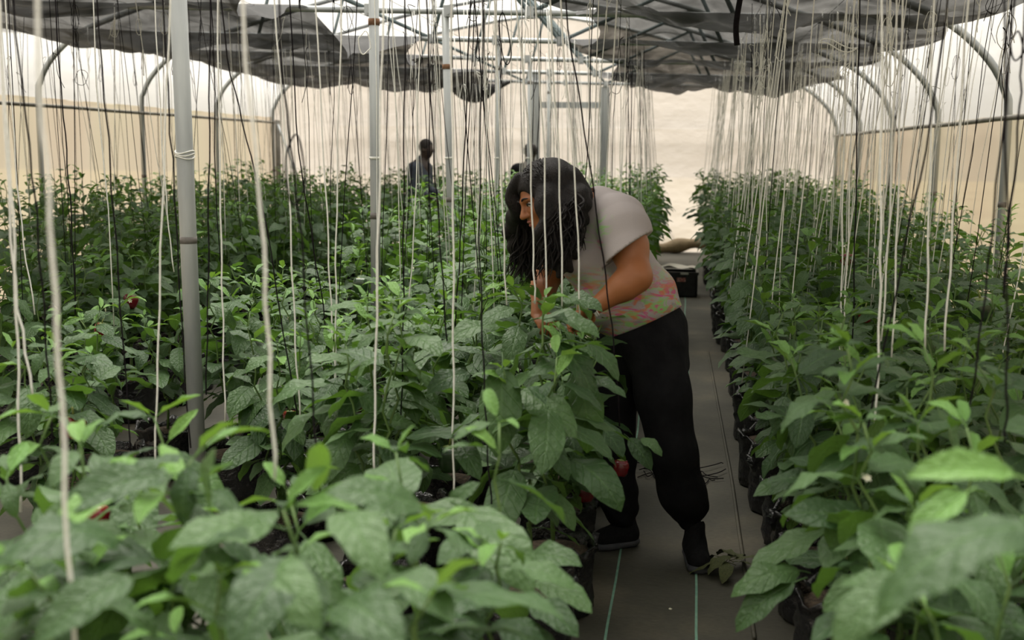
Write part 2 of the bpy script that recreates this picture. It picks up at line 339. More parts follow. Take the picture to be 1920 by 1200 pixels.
# centre posts
POSTS = [(347, 300, 4.6, 0.034), (703, 300, 7.1, 0.031), (842, 300, 9.6, 0.031), (932, 300, 12.1, 0.026), (993, 200, 14.6, 0.027), (1029, 240, 17.1, 0.027)]
PL = ['thick pale post nearest the camera, ringed by wire and a dark tape band', 'grey steel post with a rust ring near the top, second in the centre line',
      'pale steel post with a rust joint, third in the centre line', 'slim grey steel post fourth in the centre line', 'steel post fifth in the centre line, above the farther worker',
      'thin pale post farthest back in the centre line, before the door frame']
tilt = {0: (333, 0, 369, 850), 1: (702, 0, 706, 560), 2: (837, 20, 848, 440)}
for i, (px, py, y, r) in enumerate(POSTS):
    c = at(px, py, y); top = lean(c[0], chord_h)
    t = empty('support_post', (c[0], y, 0)); tag(t, PL[i], 'post')
    dxb = dxt = 0.0
    if i in tilt:
        a_ = at(tilt[i][0], tilt[i][1], y); b_ = at(tilt[i][2], tilt[i][3], y); sl = (a_[0]-b_[0])/(a_[2]-b_[2]); dxb = sl*(0-c[2]); dxt = sl*(top-c[2])
    P = lambda z: (dxb+(dxt-dxb)*z/top, 0, z)
    b = MB(); b.tube([P(0), P(1.2), P(top+0.02)], r, 16); b.build('pole', MAT['paint'], t)
    zc = 1.65-0.005*y
    if i == 0:
        za = at(345, 290, y)[2]; b = MB()
        for k, zz in enumerate((za-0.012, za, za+0.01)):
            ring = [np.array(P(zz)) + np.array([(r+0.004)*math.cos(a), (r+0.004)*math.sin(a), 0.006*math.sin(2*a+k)]) for a in np.linspace(0, 6.3, 18)]
            b.tube(ring, 0.0032, 5)
        b.build('wire_tie', MAT['wstring'], t)
        zb = at(352, 450, y)[2]; b = MB(); b.tube([P(zb-0.014), P(zb+0.014)], r+0.0012, 16); b.build('tape_band', MAT['tape'], t)
    else:
        zt = at(0, (45, 125, 100, 172, 178)[i-1], y)[2] if i < 3 else top-0.28
        b = MB(); b.tube([P(zt-0.02), P(zt+0.02)], r+0.004, 14); b.build('joint_ring', MAT['rust'] if i < 3 else MAT['tape'], t)
        zt = zc-0.02; b = MB(); b.tube([P(zt-0.008), P(zt+0.008)], r+0.004, 14); b.build('wire_tie', MAT['wstring'], t)
        zb = 1.24; b = MB(); b.tube([P(zb-0.02), P(zb+0.02)], r+0.0012, 14); b.build('tape_band', MAT['tape'], t)

# ------------------------------------------------------------------ shade nets, drawn aside on both sides
def net(name, x_out, x_in, sag, label, ya, yb, side, hang):
    nu, nv = 150, 56
    rr = np.random.default_rng(3 if side < 0 else 8); ph = rr.uniform(0, 6.28, 12)
    def fn(u, v):
        y = ya+u*(yb-ya); q = ((y-2.1) % 2.5)/2.5; bay = int((y-2.1)//2.5)
        w = 0.5+0.5*math.sin(bay*2.4+ph[0])
        xo = x_out + 0.10*math.sin(y*2.0+ph[1]) + 0.35*math.sin(math.pi*q)*(-side)*-1*0.3
        xi = x_in + 0.16*math.sin(y*1.3+ph[2])*1.0 + 0.10*math.sin(y*4.1+ph[3]) + side*0.22*math.sin(math.pi*q)
        x = xo+(xi-xo)*v
        # sag between the chords, deeper off the edges and uneven across
        env = math.sin(math.pi*min(max(v*0.94+0.03, 0), 1))**0.6
        s = (sag*(0.8+0.4*w)*(0.55+0.45*env) + 0.05*math.sin(v*11+ph[4]+bay)) * math.sin(math.pi*q**0.8)
        z = lean(x, chord_h+0.035) - s
        z += 0.018*math.sin(v*46+3*math.sin(u*40+ph[5]))*math.sin(math.pi*q) + 0.012*math.sin(u*190+6*math.sin(v*9+ph[6]))*math.sin(math.pi*q) + 0.02*math.sin(v*23+bay*1.7+ph[7])*math.sin(math.pi*q)
        ed = max(0.0, (v-0.93)/0.07); z -= hang*ed*ed*(0.6+0.4*math.sin(y*2.7+ph[8]))*math.sin(math.pi*q)
        eo = max(0.0, (0.12-v)/0.12); z += 0.06*eo*math.sin(math.pi*q)
        return (x, y, z)
    o = sheet(name, fn, nu, nv, MAT['net'], None); tag(o, label, 'shade net'); return o
net('shade_net', -6.40, -2.80, 0.24, 'black shade net drawn to the left roof side, sagging between the pipes', 3.0, 19.3, -1, 0.10)
net('shade_net', 1.95, -0.98, 0.22, 'black shade net drawn to the right roof side, sagging between the pipes', 3.0, 19.3, 1, 0.04)
# rolled end of the left net that hangs at the back
c0 = at(895, 172, 18.9); b = MB()
b.tube(catmull([at(800, 128, 18.9), at(850, 150, 18.9), c0, at(925, 165, 18.9), at(960, 152, 18.9)], 5), [0.10, 0.14, 0.15, 0.16, 0.17, 0.18, 0.19, 0.21, 0.22, 0.21, 0.19, 0.16, 0.14, 0.12, 0.10, 0.08, 0.06, 0.05, 0.04, 0.03, 0.02], 10)
tag(b.build('net_bundle', MAT['net']), 'bunched end of black net hanging over the far centre', 'shade net')
pA = at(1392, -25, 7.0); b = MB(); b.tube(catmull([pA, at(1383, 25, 7.0), at(1380, 55, 7.0), at(1382, 85, 7.0)], 5), 0.017, 7)
tag(b.build('net_strap', MAT['bstring']), 'black cloth strap hanging from the right shade net', 'strap')

# ------------------------------------------------------------------ pepper plants
def leaf_mesh(name, droop, fold, wave, width, twist, seed, nu=8, young=False):
    """unit leaf: petiole from the origin, blade of length 1 along +X, upper side +Z"""
    r = random.Random(seed); ph = r.uniform(0, 6); pet = 0.22; pts = []; dirs = []
    ang = 0.25; p = np.array([0.0, 0.0])
    cen = [p.copy()]; angs = [ang]
    for k in range(2):
        p = p + np.array([math.cos(ang), math.sin(ang)])*pet/2; cen.append(p.copy()); ang -= 0.12; angs.append(ang)
    for k in range(nu):
        p = p + np.array([math.cos(ang), math.sin(ang)])/nu; cen.append(p.copy()); ang -= droop/nu*(0.6+0.8*k/nu); angs.append(ang)
    vs = []; fs = []; uvs = []
    cols = [-1, -0.5, 0, 0.5, 1]
    for i in range(2, nu+3):
        u = (i-2)/nu; w = width*0.58*(1.98*(u+0.015)**0.62*(1-u)**0.78)*(1.0 if u < 1 else 0); w = max(w, 0.002)
        c = cen[i]; a = angs[i]; tw = twist*u
        for v in cols:
            y = w*v; zz = fold*abs(v)*w - 0.16*w*(v*v) + wave*w*math.sin(u*13+ph+(1.7 if v > 0 else 0))*v*v
            y2 = y*math.cos(tw)-zz*math.sin(tw); z2 = y*math.sin(tw)+zz*math.cos(tw)
            vs.append((c[0]-math.sin(a)*z2, y2, c[1]+math.cos(a)*z2)); uvs.append((u, 0.5+v*0.5))
    m = len(cols)
    for i in range(nu):
        for k in range(m-1):
            fs.append((i*m+k, (i+1)*m+k, (i+1)*m+k+1, i*m+k+1))
    b = len(vs)                      # petiole, three sided
    for i in range(3):
        for k in range(3):
            a = 2*math.pi*k/3; vs.append((cen[i][0], 0.012*math.cos(a), cen[i][1]+0.012*math.sin(a))); uvs.append((0.02, 0.5))
    for i in range(2):
        for k in range(3): fs.append((b+i*3+k, b+i*3+(k+1) % 3, b+(i+1)*3+(k+1) % 3, b+(i+1)*3+k))
    me = bpy.data.meshes.new(name); me.from_pydata(vs, [], fs); me.shade_smooth()
    uvl = me.uv_layers.new(name='UVMap'); li = np.empty(len(me.loops), dtype=np.int32); me.loops.foreach_get('vertex_index', li)
    uvl.data.foreach_set('uv', np.array(uvs, dtype=np.float32)[li].ravel())
    me.materials.append(MAT['young' if young else 'leaf'])
    tip = Vector((cen[-1][0], 0, cen[-1][1])); base = Vector((cen[2][0], 0, cen[2][1]))
    return me, base, tip
LEAVES = [leaf_mesh('pepper_leaf', d, f, w, wd, tw, i) for i, (d, f, w, wd, tw) in enumerate([
    (0.9, 0.15, 0.15, 0.52, 0.1), (1.3, 0.25, 0.2, 0.50, -0.2), (0.6, 0.3, 0.12, 0.56, 0.15), (1.7, 0.1, 0.25, 0.48, 0.25), (1.0, 0.4, 0.2, 0.46, -0.1), (0.4, 0.2, 0.15, 0.55, -0.3)])]
YOUNG = [leaf_mesh('young_pepper_leaf', d, f, w, wd, tw, 20+i, 6, True) for i, (d, f, w, wd, tw) in enumerate([(0.7, 0.6, 0.2, 0.42, 0.2), (1.1, 0.5, 0.15, 0.40, -0.2), (0.2, 0.7, 0.2, 0.36, 0.1)])]

def frame(loc, fwd, up, s):
    x = Vector(fwd).normalized(); z = Vector(up); z = (z - x*z.dot(x)); z = z.normalized() if z.length > 1e-5 else x.orthogonal().normalized()
    y = z.cross(x); m = Matrix.Identity(4)
    for i in range(3): m[i][0] = x[i]*s; m[i][1] = y[i]*s; m[i][2] = z[i]*s; m[i][3] = loc[i]
    return m
BAG_H = 0.26
def plant_variant(seed, H, spread, dens, lmax):
    r = random.Random(seed); stems = MB(); leaves = []; flowers = []
    z0 = BAG_H-0.03; fork = r.uniform(0.36, 0.46)
    stems.tube([(0, 0, z0), (r.uniform(-.01, .01), r.uniform(-.01, .01), (z0+fork)/2), (0, 0, fork)], [0.010, 0.009, 0.008], 6)
    nb = r.choice([3, 4, 4]); a0 = r.uniform(0, 6.28)
    def put(p, az, pitch, L, young=False):
        d = Vector((math.cos(az)*math.cos(pitch), math.sin(az)*math.cos(pitch), math.sin(pitch)))
        up = Vector((0, 0, 1)) + Vector((r.uniform(-.35, .35), r.uniform(-.35, .35), 0))
        leaves.append((('y', r.randrange(len(YOUNG))) if young else ('l', r.randrange(len(LEAVES))), frame(p, d, up, L)))
    for bi in range(nb):
        az = a0+bi*6.28/nb+r.uniform(-.4, .4); top = H*r.uniform(0.82, 1.0) if bi else H
        out = spread*r.uniform(0.6, 1.1); nn = max(5, int((top-fork)/0.062*dens)); pts = []
        for k in range(nn+1):
            q = k/nn; zz = fork+(top-fork)*q; rad = out*(q**0.6)
            pts.append(np.array([rad*math.cos(az)+0.015*math.sin(k*2.6+bi), rad*math.sin(az)+0.015*math.cos(k*2.1+bi), zz]))
        stems.tube(pts, [0.0065-0.0035*k/nn for k in range(nn+1)], 5)
        for k in range(1, nn+1):
            q = k/nn; L = lmax*(0.72+0.4*math.sin(math.pi*min(1, q*0.95)))*r.uniform(0.72, 1.1)
            laz = az + r.choice([-1, 1])*r.uniform(0.2, 1.7) if r.random() < 0.7 else r.uniform(0, 6.28)
            young = q > 0.9
            if q > 0.82: L *= 0.72
            if young: L *= 0.80
            put(pts[k], laz, r.uniform(-0.55, 0.45) if not young else r.uniform(0.1, 0.9), L, young)
            if r.random() < 0.72: put(pts[k], laz+r.uniform(1.8, 4.4), r.uniform(-0.7, 0.3), L*r.uniform(0.6, 0.95))
            if young or q > 0.82:
                put(pts[k], r.uniform(0, 6.28), r.uniform(0.1, 1.0), L*0.75, True)
                if young: put(pts[k], r.uniform(0, 6.28), r.uniform(-0.2, 0.5), L*1.1)
            if r.random() < 0.035 and q > 0.4: flowers.append((pts[k]+np.array([0.03*math.cos(laz), 0.03*math.sin(laz), 0.0])))
    for k in range(2): put((0, 0, r.uniform(0.36, fork)), r.uniform(0, 6.28), r.uniform(-0.7, 0.0), lmax*r.uniform(0.5, 0.8))
    return stems.mesh('pepper_stem', MAT['stem']), leaves, flowers
NEARV = [plant_variant(100+i, 1.10+0.05*(i % 3), 0.17+0.02*(i % 2), 0.95, 0.225) for i in range(7)]
NEARV += [plant_variant(150+i, 1.06+0.03*i, 0.21, 1.0, 0.25) for i in range(3)]     # broad, seen close
FARV = [plant_variant(200+i, 1.19+0.055*(i % 3), 0.20, 0.85, 0.195) for i in range(6)]

def bag_mesh(seed):
    r = random.Random(seed); ph = [r.uniform(0, 6.28) for _ in range(8)]
    b = MB(); prof_ = [(0.128, 0.0), (0.143, 0.01), (0.147, 0.06), (0.143, 0.11), (0.148, 0.15), (0.143, 0.19), (0.146, 0.215), (0.152, 0.235), (0.160, 0.248), (0.158, 0.262), (0.146, 0.262), (0.138, 0.245), (0.134, 0.215)]
    def rf(a, i):
        k = i/len(prof_)
        return 1+0.026*math.sin(3*a+ph[0]+i*1.3)+0.036*math.sin(7*a+ph[1]+i*1.1)*(0.5+k)+0.055*math.sin(13*a+ph[2]+i*2.3)*(0.3+k)
    b.lathe(prof_, 26, rf=rf)
    b.v = [(x, y, z+(0.018*math.sin(4*math.atan2(y, x)+ph[3])+0.015*math.sin(9*math.atan2(y, x)+ph[4]))*(z > 0.2)) for x, y, z in b.v]
    b.f.append(tuple(range(25, -1, -1)))
    return b.mesh('grow_bag', MAT['bag'])
BAGS = [bag_mesh(i) for i in range(4)]
sb = MB(); sb.lathe([(0.139, 0.218), (0.10, 0.228), (0.05, 0.232), (0.001, 0.238)], 18); SOIL = sb.mesh('soil', MAT['soil'])
def flower_mesh():
    b = MB()
    for k in range(6):
        a = k*math.pi/3; c, s = math.cos(a), math.sin(a)
        P = lambda u, v, z: (u*c-v*s, u*s+v*c, z)
        b.add([P(0.001, 0, 0), P(0.009, -0.005, 0.003), P(0.017, 0, 0.002), P(0.009, 0.005, 0.003)], [(0, 1, 2, 3)])
    b.tube([(0, 0, 0), (0, 0, 0.006)], 0.003, 5); return b.mesh('flower', MAT['petal'])
FLOWER = flower_mesh()

def cp(src_mesh, name, parent, mtx=None):
    o = bpy.data.objects.new(name, src_mesh); COL.objects.link(o); o.parent = parent
    if mtx is not None: o.matrix_local = mtx
    return o
PLANTS = []
FAR_FOLIAGE = {}
def merged_foliage(vi):
    """the leaves of a far plant as one mesh"""
    if vi in FAR_FOLIAGE: return FAR_FOLIAGE[vi]
    vs = []; fs = []; uv = []; mi = []; off = 0
    for (k, i), mtx in FARV[vi][1]:
        me = (LEAVES if k == 'l' else YOUNG)[i][0]; n = len(me.vertices); co = np.empty(n*3); me.vertices.foreach_get('co', co); co = co.reshape(-1, 3)
        A = np.array(mtx); co = co @ A[:3, :3].T + A[:3, 3]; vs.append(co)
        for p in me.polygons: fs.append(tuple(q+off for q in p.vertices)); mi.append(0 if k == 'l' else 1)
        u = np.empty(len(me.loops)*2, dtype=np.float32); me.uv_layers[0].data.foreach_get('uv', u); uv.append(u); off += n
    me = bpy.data.meshes.new('foliage'); me.from_pydata(np.concatenate(vs).tolist(), [], fs); me.shade_smooth()
    me.materials.append(MAT['leaf']); me.materials.append(MAT['young']); me.polygons.foreach_set('material_index', mi)
    me.uv_layers.new(name='UVMap').data.foreach_set('uv', np.concatenate(uv)); FAR_FOLIAGE[vi] = me
    return me
def make_plant(x, y, sc, rz, vi, near, label, group):
    root = empty('pepper_plant', (x, y, 0), 0.0); tag(root, label, 'pepper plant', group)
    bg_ = cp(BAGS[rnd.randrange(4)], 'grow_bag', root, Matrix.Rotation(rnd.uniform(0, 6), 4, 'Z'))
    V = (NEARV if near else FARV)[vi]
    T = Matrix.Rotation(rz, 4, 'Z') @ Matrix.Diagonal((sc, sc, sc, 1)); zfix = Matrix.Translation((0, 0, BAG_H*(1-sc))) @ T
    cp(V[0], 'stem', root, zfix)
    cp(SOIL, 'soil', bg_)
    if near or y < LEAF_LIMIT:
        for (k, i), m in V[1]:
            tip = root.location + (zfix @ m) @ Vector((1.05, 0, -0.2))
            if y < 9 and (x < 0 and tip.x > -0.15 - 0.02*max(0, y-4) or x > 0 and tip.x < 0.20 + 0.01*max(0, y-4)): continue      # the aisle is kept clear
            cp((LEAVES if k == 'l' else YOUNG)[i][0], 'leaf', root, zfix @ m)
        for f in V[2]: cp(FLOWER, 'flower', root, zfix @ Matrix.Translation(f) @ Matrix.Rotation(rnd.uniform(0.5, 2.2), 4, 'X') @ Matrix.Scale(0.85, 4))
    else:
        tag(cp(merged_foliage(vi), 'foliage', root, zfix), kind='stuff')
    PLANTS.append((root, x, y)); return root
LEAF_LIMIT = 12.0
def ordinal(n): return f"{n}{'th' if 10 <= n % 100 <= 20 else {1:'st',2:'nd',3:'rd'}.get(n % 10, 'th')}"
ROWS = [  # x, first y, step, name, gaps (y ranges without plants)
    (-0.44, 3.62, 0.44, 'row left of the aisle', []),
    (-0.99, 3.60, 0.44, 'second row left of the aisle', []),
    (-1.50, 4.25, 0.46, 'third row left of the aisle', []),
    (-2.08, 3.72, 0.46, 'row along the posts', [(4.0, 4.75)]),
    (-2.55, 4.55, 0.5, 'short row by the posts', [(5.8, 30)]),
    (-3.25, 5.3, 0.46, 'row beyond the posts', []),
    (-3.75, 6.2, 0.46, 'second row beyond the posts', []),
    (-4.30, 7.1, 0.50, 'third row beyond the posts', []),
    (-5.25, 8.9, 0.52, 'third row from the left wall', []),
    (-5.75, 9.8, 0.52, 'second row from the left wall', []),
    (-6.25, 10.8, 0.55, 'row along the left wall', []),
    (0.53, 2.35, 0.44, 'row right of the aisle', []),
    (1.03, 3.55, 0.44, 'second row right of the aisle', []),
    (1.52, 5.1, 0.46, 'third row right of the aisle', []),
    (2.02, 7.2, 0.50, 'row along the right wall', [])]
spots = []
for rx, ya, st, nm, gaps in ROWS:
    y = ya; n = 0
    while y < 18.6:
        if not any(a < y < b for a, b in gaps):
            spots.append((y, rx+rnd.uniform(-.04, .04), y+rnd.uniform(-.05, .05), nm, n, rx)); n += 1
        y += st*(1 if y < 11 else 1.22)
spots.sort()
def size_at(y, rx):
    s = 1.0
    if y > 6: s = 1.0 + min(0.07, (y-6)*0.012)
    if -2.8 < rx < -1.2 and y < 7.5: s *= 0.86
    return s*rnd.uniform(0.88, 1.06)
OVER = []
for k, (yo, x, y, nm, n, rx) in enumerate(spots):
    near = y < 7.5
    if k >= 285: OVER.append((x, y, size_at(y, rx), rnd.uniform(0, 6.28), rnd.randrange(6))); continue
    lab, grp = f'bagged pepper plant, {ordinal(n+1)} from the camera end in the {nm}', f'pepper plants of the {nm}'
    make_plant(x, y, size_at(y, rx), rnd.uniform(0, 6.28), rnd.randrange(7 if near else 6), near, lab, grp)
NEARP = [(-0.63, 1.95, 1.0, 'large out of focus pepper plant at the bottom centre, before the aisle'),
         (-0.98, 2.00, 1.02, 'out of focus pepper plant at the bottom left, in front of the pale post'),
         (-0.40, 2.30, 0.92, 'pepper plant beside the aisle at the bottom, with white blossoms'),
         (-1.30, 2.35, 0.97, 'out of focus pepper plant at the far left bottom corner'),
         (-0.78, 1.58, 0.92, 'blurred pepper plant nearest the camera on the left'),
         (-0.45, 1.70, 0.90, 'blurred pepper plant at the bottom, left of the aisle edge'),
         (0.60, 1.95, 0.98, 'blurred pepper plant nearest the camera at the right corner'),
         (0.97, 2.50, 1.0, 'blurred pepper plant at the right edge with long bright leaves'),
         (1.00, 3.05, 1.0, 'pepper plant by the right edge, behind the blurred bright leaves')]
for i, (x, y, s, lab) in enumerate(NEARP): make_plant(x, y, s, i*1.3, 7+i % 3, True, lab, None)
if OVER:                                # the farthest plants, past the limit of single ones
    vs = []; fs = []; uv = []; mi = []; off = 0
    for x, y, s, rz, vi in OVER:
        me = merged_foliage(vi); n = len(me.vertices); co = np.empty(n*3); me.vertices.foreach_get('co', co); co = co.reshape(-1, 3)
        A = np.array(Matrix.Translation((x, y, 0)) @ Matrix.Rotation(rz, 4, 'Z') @ Matrix.Scale(s, 4)); vs.append(co @ A[:3, :3].T + A[:3, 3])
        fs += [tuple(q+off for q in p.vertices) for p in me.polygons]; mi += [p.material_index for p in me.polygons]
        u = np.empty(len(me.loops)*2, dtype=np.float32); me.uv_layers[0].data.foreach_get('uv', u); uv.append(u); off += n
    me = bpy.data.meshes.new('far_foliage'); me.from_pydata(np.concatenate(vs).tolist(), [], fs); me.shade_smooth()
    me.materials.append(MAT['leaf']); me.materials.append(MAT['young']); me.polygons.foreach_set('material_index', mi); me.uv_layers.new(name='UVMap').data.foreach_set('uv', np.concatenate(uv))
    tag(new_obj('pepper_foliage', me), 'mass of pepper foliage along the far end wall', 'foliage', None, 'stuff')

# peppers
def fruit_mesh(name, m):
    b = MB(); prof_ = [(0.001, 0.004), (0.014, 0.0), (0.027, 0.004), (0.036, 0.02), (0.040, 0.045), (0.039, 0.062), (0.030, 0.076), (0.014, 0.078), (0.004, 0.070)]
    b.lathe(prof_, 20, rf=lambda a, i: 1+0.09*math.cos(4*a)*(1 if i < 6 else 0.6)); return b.mesh(name, m)
FR, FD = fruit_mesh('red_pepper', MAT['redfruit']), fruit_mesh('green_pepper', MAT['darkfruit'])
cb = MB(); cb.lathe([(0.022, 0.074), (0.014, 0.081), (0.005, 0.083)], 10, rf=lambda a, i: 1+0.2*math.cos(5*a)); cb.tube([(0, 0, 0.080), (0.002, 0, 0.095), (0.008, 0, 0.112)], 0.0038, 6); CALYX = cb.mesh('calyx', MAT['calyx'])
def add_fruit(px, py, Y, s, red=True):
    p = at(px, py, Y); root = min(PLANTS, key=lambda q: (q[1]-p[0])**2+(q[2]-p[1])**2)[0]
    m = Matrix.Translation(Vector(p)-root.location) @ Matrix.Rotation(rnd.uniform(0, 6), 4, 'Z') @ Matrix.Rotation(rnd.uniform(-.3, .3), 4, 'X') @ Matrix.Scale(s, 4)
    o = cp(FR if red else FD, 'pepper', root, m); o['label'] = 'red sweet pepper' if red else 'dark green sweet pepper'
    c = cp(CALYX, 'calyx', o)

# leaves that stand out one by one, each on the plant it grows from
HEROES = [
 (942, 690, 930, 858, 3.55, 3.45, 1.0), (1040, 640, 1113, 762, 3.7, 3.65, 1.0), (1070, 680, 987, 712, 3.65, 3.6, 1), (1012, 596, 1124, 634, 3.85, 3.75, 1), (962, 578, 900, 612, 3.8, 3.7, 1),
 (935, 612, 838, 645, 3.8, 3.7, 1), (980, 730, 1082, 822, 3.6, 3.5, 1), (1098, 720, 1174, 746, 3.75, 3.7, 1), (1072, 862, 1165, 960, 3.55, 3.45, 1), (1010, 815, 1066, 902, 3.5, 3.45, 1),
 (1180, 822, 1222, 882, 4.15, 4.1, 1), (1203, 822, 1241, 856, 4.15, 4.1, 1), (1033, 925, 1077, 996, 3.5, 3.45, 1), (985, 905, 930, 960, 3.6, 3.55, 1), (1105, 600, 1060, 570, 4.05, 3.95, 1),
 (1055, 560, 1130, 585, 4.15, 4.05, 1), (1100, 640, 1160, 715, 3.95, 3.9, 1), (880, 700, 800, 740, 3.7, 3.6, 1), (830, 800, 770, 855, 3.7, 3.6, 1), (860, 830, 900, 900, 3.6, 3.5, 1), (1075, 700, 1100, 850, 3.8, 3.75, 1),
 (985, 1045, 1091, 1062, 2.75, 2.65, 1), (1005, 1092, 1110, 1150, 2.6, 2.5, 1), (1000, 1130, 1085, 1195, 2.5, 2.4, 1), (870, 955, 1000, 1115, 2.35, 2.2, 1), (840, 965, 900, 905, 2.5, 2.5, 1),
 (1497, 1070, 1370, 1120, 3.05, 3.0, 1), (1487, 1093, 1380, 1186, 3.0, 2.95, 1), (1640, 985, 1470, 965, 2.75, 2.7, 1), (1900, 890, 1700, 895, 1.6, 1.6, 2), (1810, 925, 1700, 1025, 1.75, 1.7, 2),
 (1655, 1088, 1543, 1148, 2.4, 2.35, 1), (1925, 985, 1640, 1165, 1.35, 1.3, 1), (1930, 940, 1990, 1150, 1.4, 1.3, 1), (1700, 1080, 1560, 1210, 1.5, 1.45, 1), (1700, 1010, 1628, 1075, 2.5, 2.45, 2), (1500, 700, 1590, 660, 3.5, 3.6, 1), (1480, 860, 1560, 900, 3.2, 3.15, 1), (1560, 1030, 1600, 960, 2.7, 2.6, 1),
 (310, 890, 110, 965, 2.0, 1.9, 1), (398, 965, 404, 840, 2.0, 2.0, 1), (240, 925, 92, 1015, 1.95, 1.85, 2), (505, 985, 315, 1030, 1.95, 1.85, 1), (560, 1050, 440, 1235, 1.75, 1.6, 1), (220, 1010, -10, 1065, 1.85, 1.7, 1),
 (245, 1085, 65, 1210, 1.7, 1.6, 1), (790, 950, 610, 925, 2.0, 1.95, 1), (640, 1130, 760, 1210, 1.7, 1.6, 1), (590, 920, 600, 830, 2.1, 2.1, 2), (700, 1090, 850, 1170, 1.9, 1.8, 1), (480, 1080, 600, 1180, 1.75, 1.65, 1), (330, 1090, 470, 1010, 1.85, 1.8, 1), (120, 1110, 0, 1160, 1.8, 1.7, 1),
 (640, 960, 720, 1090, 1.9, 1.8, 1), (900, 1000, 820, 1060, 2.2, 2.1, 1)]
for i, (bx, by, tx, ty, Yb, Yt, kind) in enumerate(HEROES):
    if by > 880 and bx < 900 and Yb < 2.2: Yb, Yt = Yb*0.88, Yt*0.86
    A, B_ = Vector(at(bx, by, Yb)), Vector(at(tx, ty, Yt)); root = min(PLANTS, key=lambda q: (q[1]-A[0])**2+(q[2]-A[1])**2)[0]
    if kind == 1: me, lb, lt = LEAVES[(0, 1, 3, 4, 0, 1)[i % 6]]
    else: me, lb, lt = YOUNG[i % 2]
    d = B_-A; ch = lt-lb; s_ = d.length/ch.length; ang = math.atan2(ch.z, ch.x)     # lay the chord of the blade on the line A-B
    side = d.cross(Vector((0, 0, 1))); up = Vector((0, 0, 1)) + Vector((-0.0, -0.45, 0)) + side.normalized()*rnd.uniform(-0.3, 0.3)
    x = d.normalized(); z = (up-x*up.dot(x)).normalized(); y = z.cross(x); Rm = Matrix((x, y, z)).transposed() @ Matrix.Rotation(ang, 3, 'Y')
    M_ = Matrix.Translation(A) @ Rm.to_4x4() @ Matrix.Scale(s_, 4) @ Matrix.Translation(-lb)
    cp(me, 'leaf', root, Matrix.Translation(-root.location) @ M_)

# ------------------------------------------------------------------ overhead wires and strings

WIRE_H = 2.71
for rx, ya, st, nm, gaps in ROWS:
    b = MB(); b.tube([(rx, y, lean(rx, WIRE_H)-0.012*math.sin(math.pi*((y-2.1) % 2.5)/2.5)) for y in np.linspace(2.1, 19.5, 30)], 0.0022, 5)
    tag(b.build('overhead_wire', MAT['wire']), f'overhead twine wire above the {nm}', 'wire')
def loose_end(parent, p, s, m, seed):
    r = random.Random(seed); a = r.uniform(0, 6.28); ux, uy = math.cos(a), math.sin(a)*0.6; kind = r.random(); pts = []
    if kind < 0.45:        # a loop
        w, h = r.uniform(0.02, 0.05)*s, r.uniform(0.09, 0.2)*s
        for k in range(15):
            t = k/14*2*math.pi; pts.append((p[0]+ux*w*math.sin(t)*(1+0.25*math.sin(2*t+a)), p[1]+uy*w*math.sin(t), p[2]-h*(1-math.cos(t))/2))
        pts.append((p[0]+ux*w*1.2, p[1], p[2]-0.14*s))
    else:                   # a hanging tail
        L = r.uniform(0.12, 0.32)*s; w = r.uniform(0.015, 0.06)*s
        for k in range(12):
            t = k/11; pts.append((p[0]+ux*w*math.sin(t*3.6+0.2)*(1-0.2*t)+0.012*math.sin(t*9+a), p[1]+uy*w*math.sin(t*3.2), p[2]+0.05*s*math.sin(t*3.1)*(1-t)-L*t*t))
    b = MB(); b.tube(pts, 0.0021 if m == 'wstring' else 0.0019, 4); b.build('loose_end', MAT[m], parent)
def string(pts, m, label, group=None, r=None, ends=0, seed=0):
    b = MB(); b.tube(pts, r or (0.0027 if m == 'wstring' else 0.0022), 5)
    o = b.build('twine', MAT[m]); tag(o, label, 'twine', group)
    for k in range(ends):
        rr = random.Random(seed*7+k); q = rr.uniform(0.03, 0.30); i = q*(len(pts)-1); j = int(i); f = i-j
        p = np.asarray(pts[j])*(1-f)+np.asarray(pts[min(j+1, len(pts)-1)])*f
        loose_end(o, p, 1.0, m, seed*31+k)
    return o
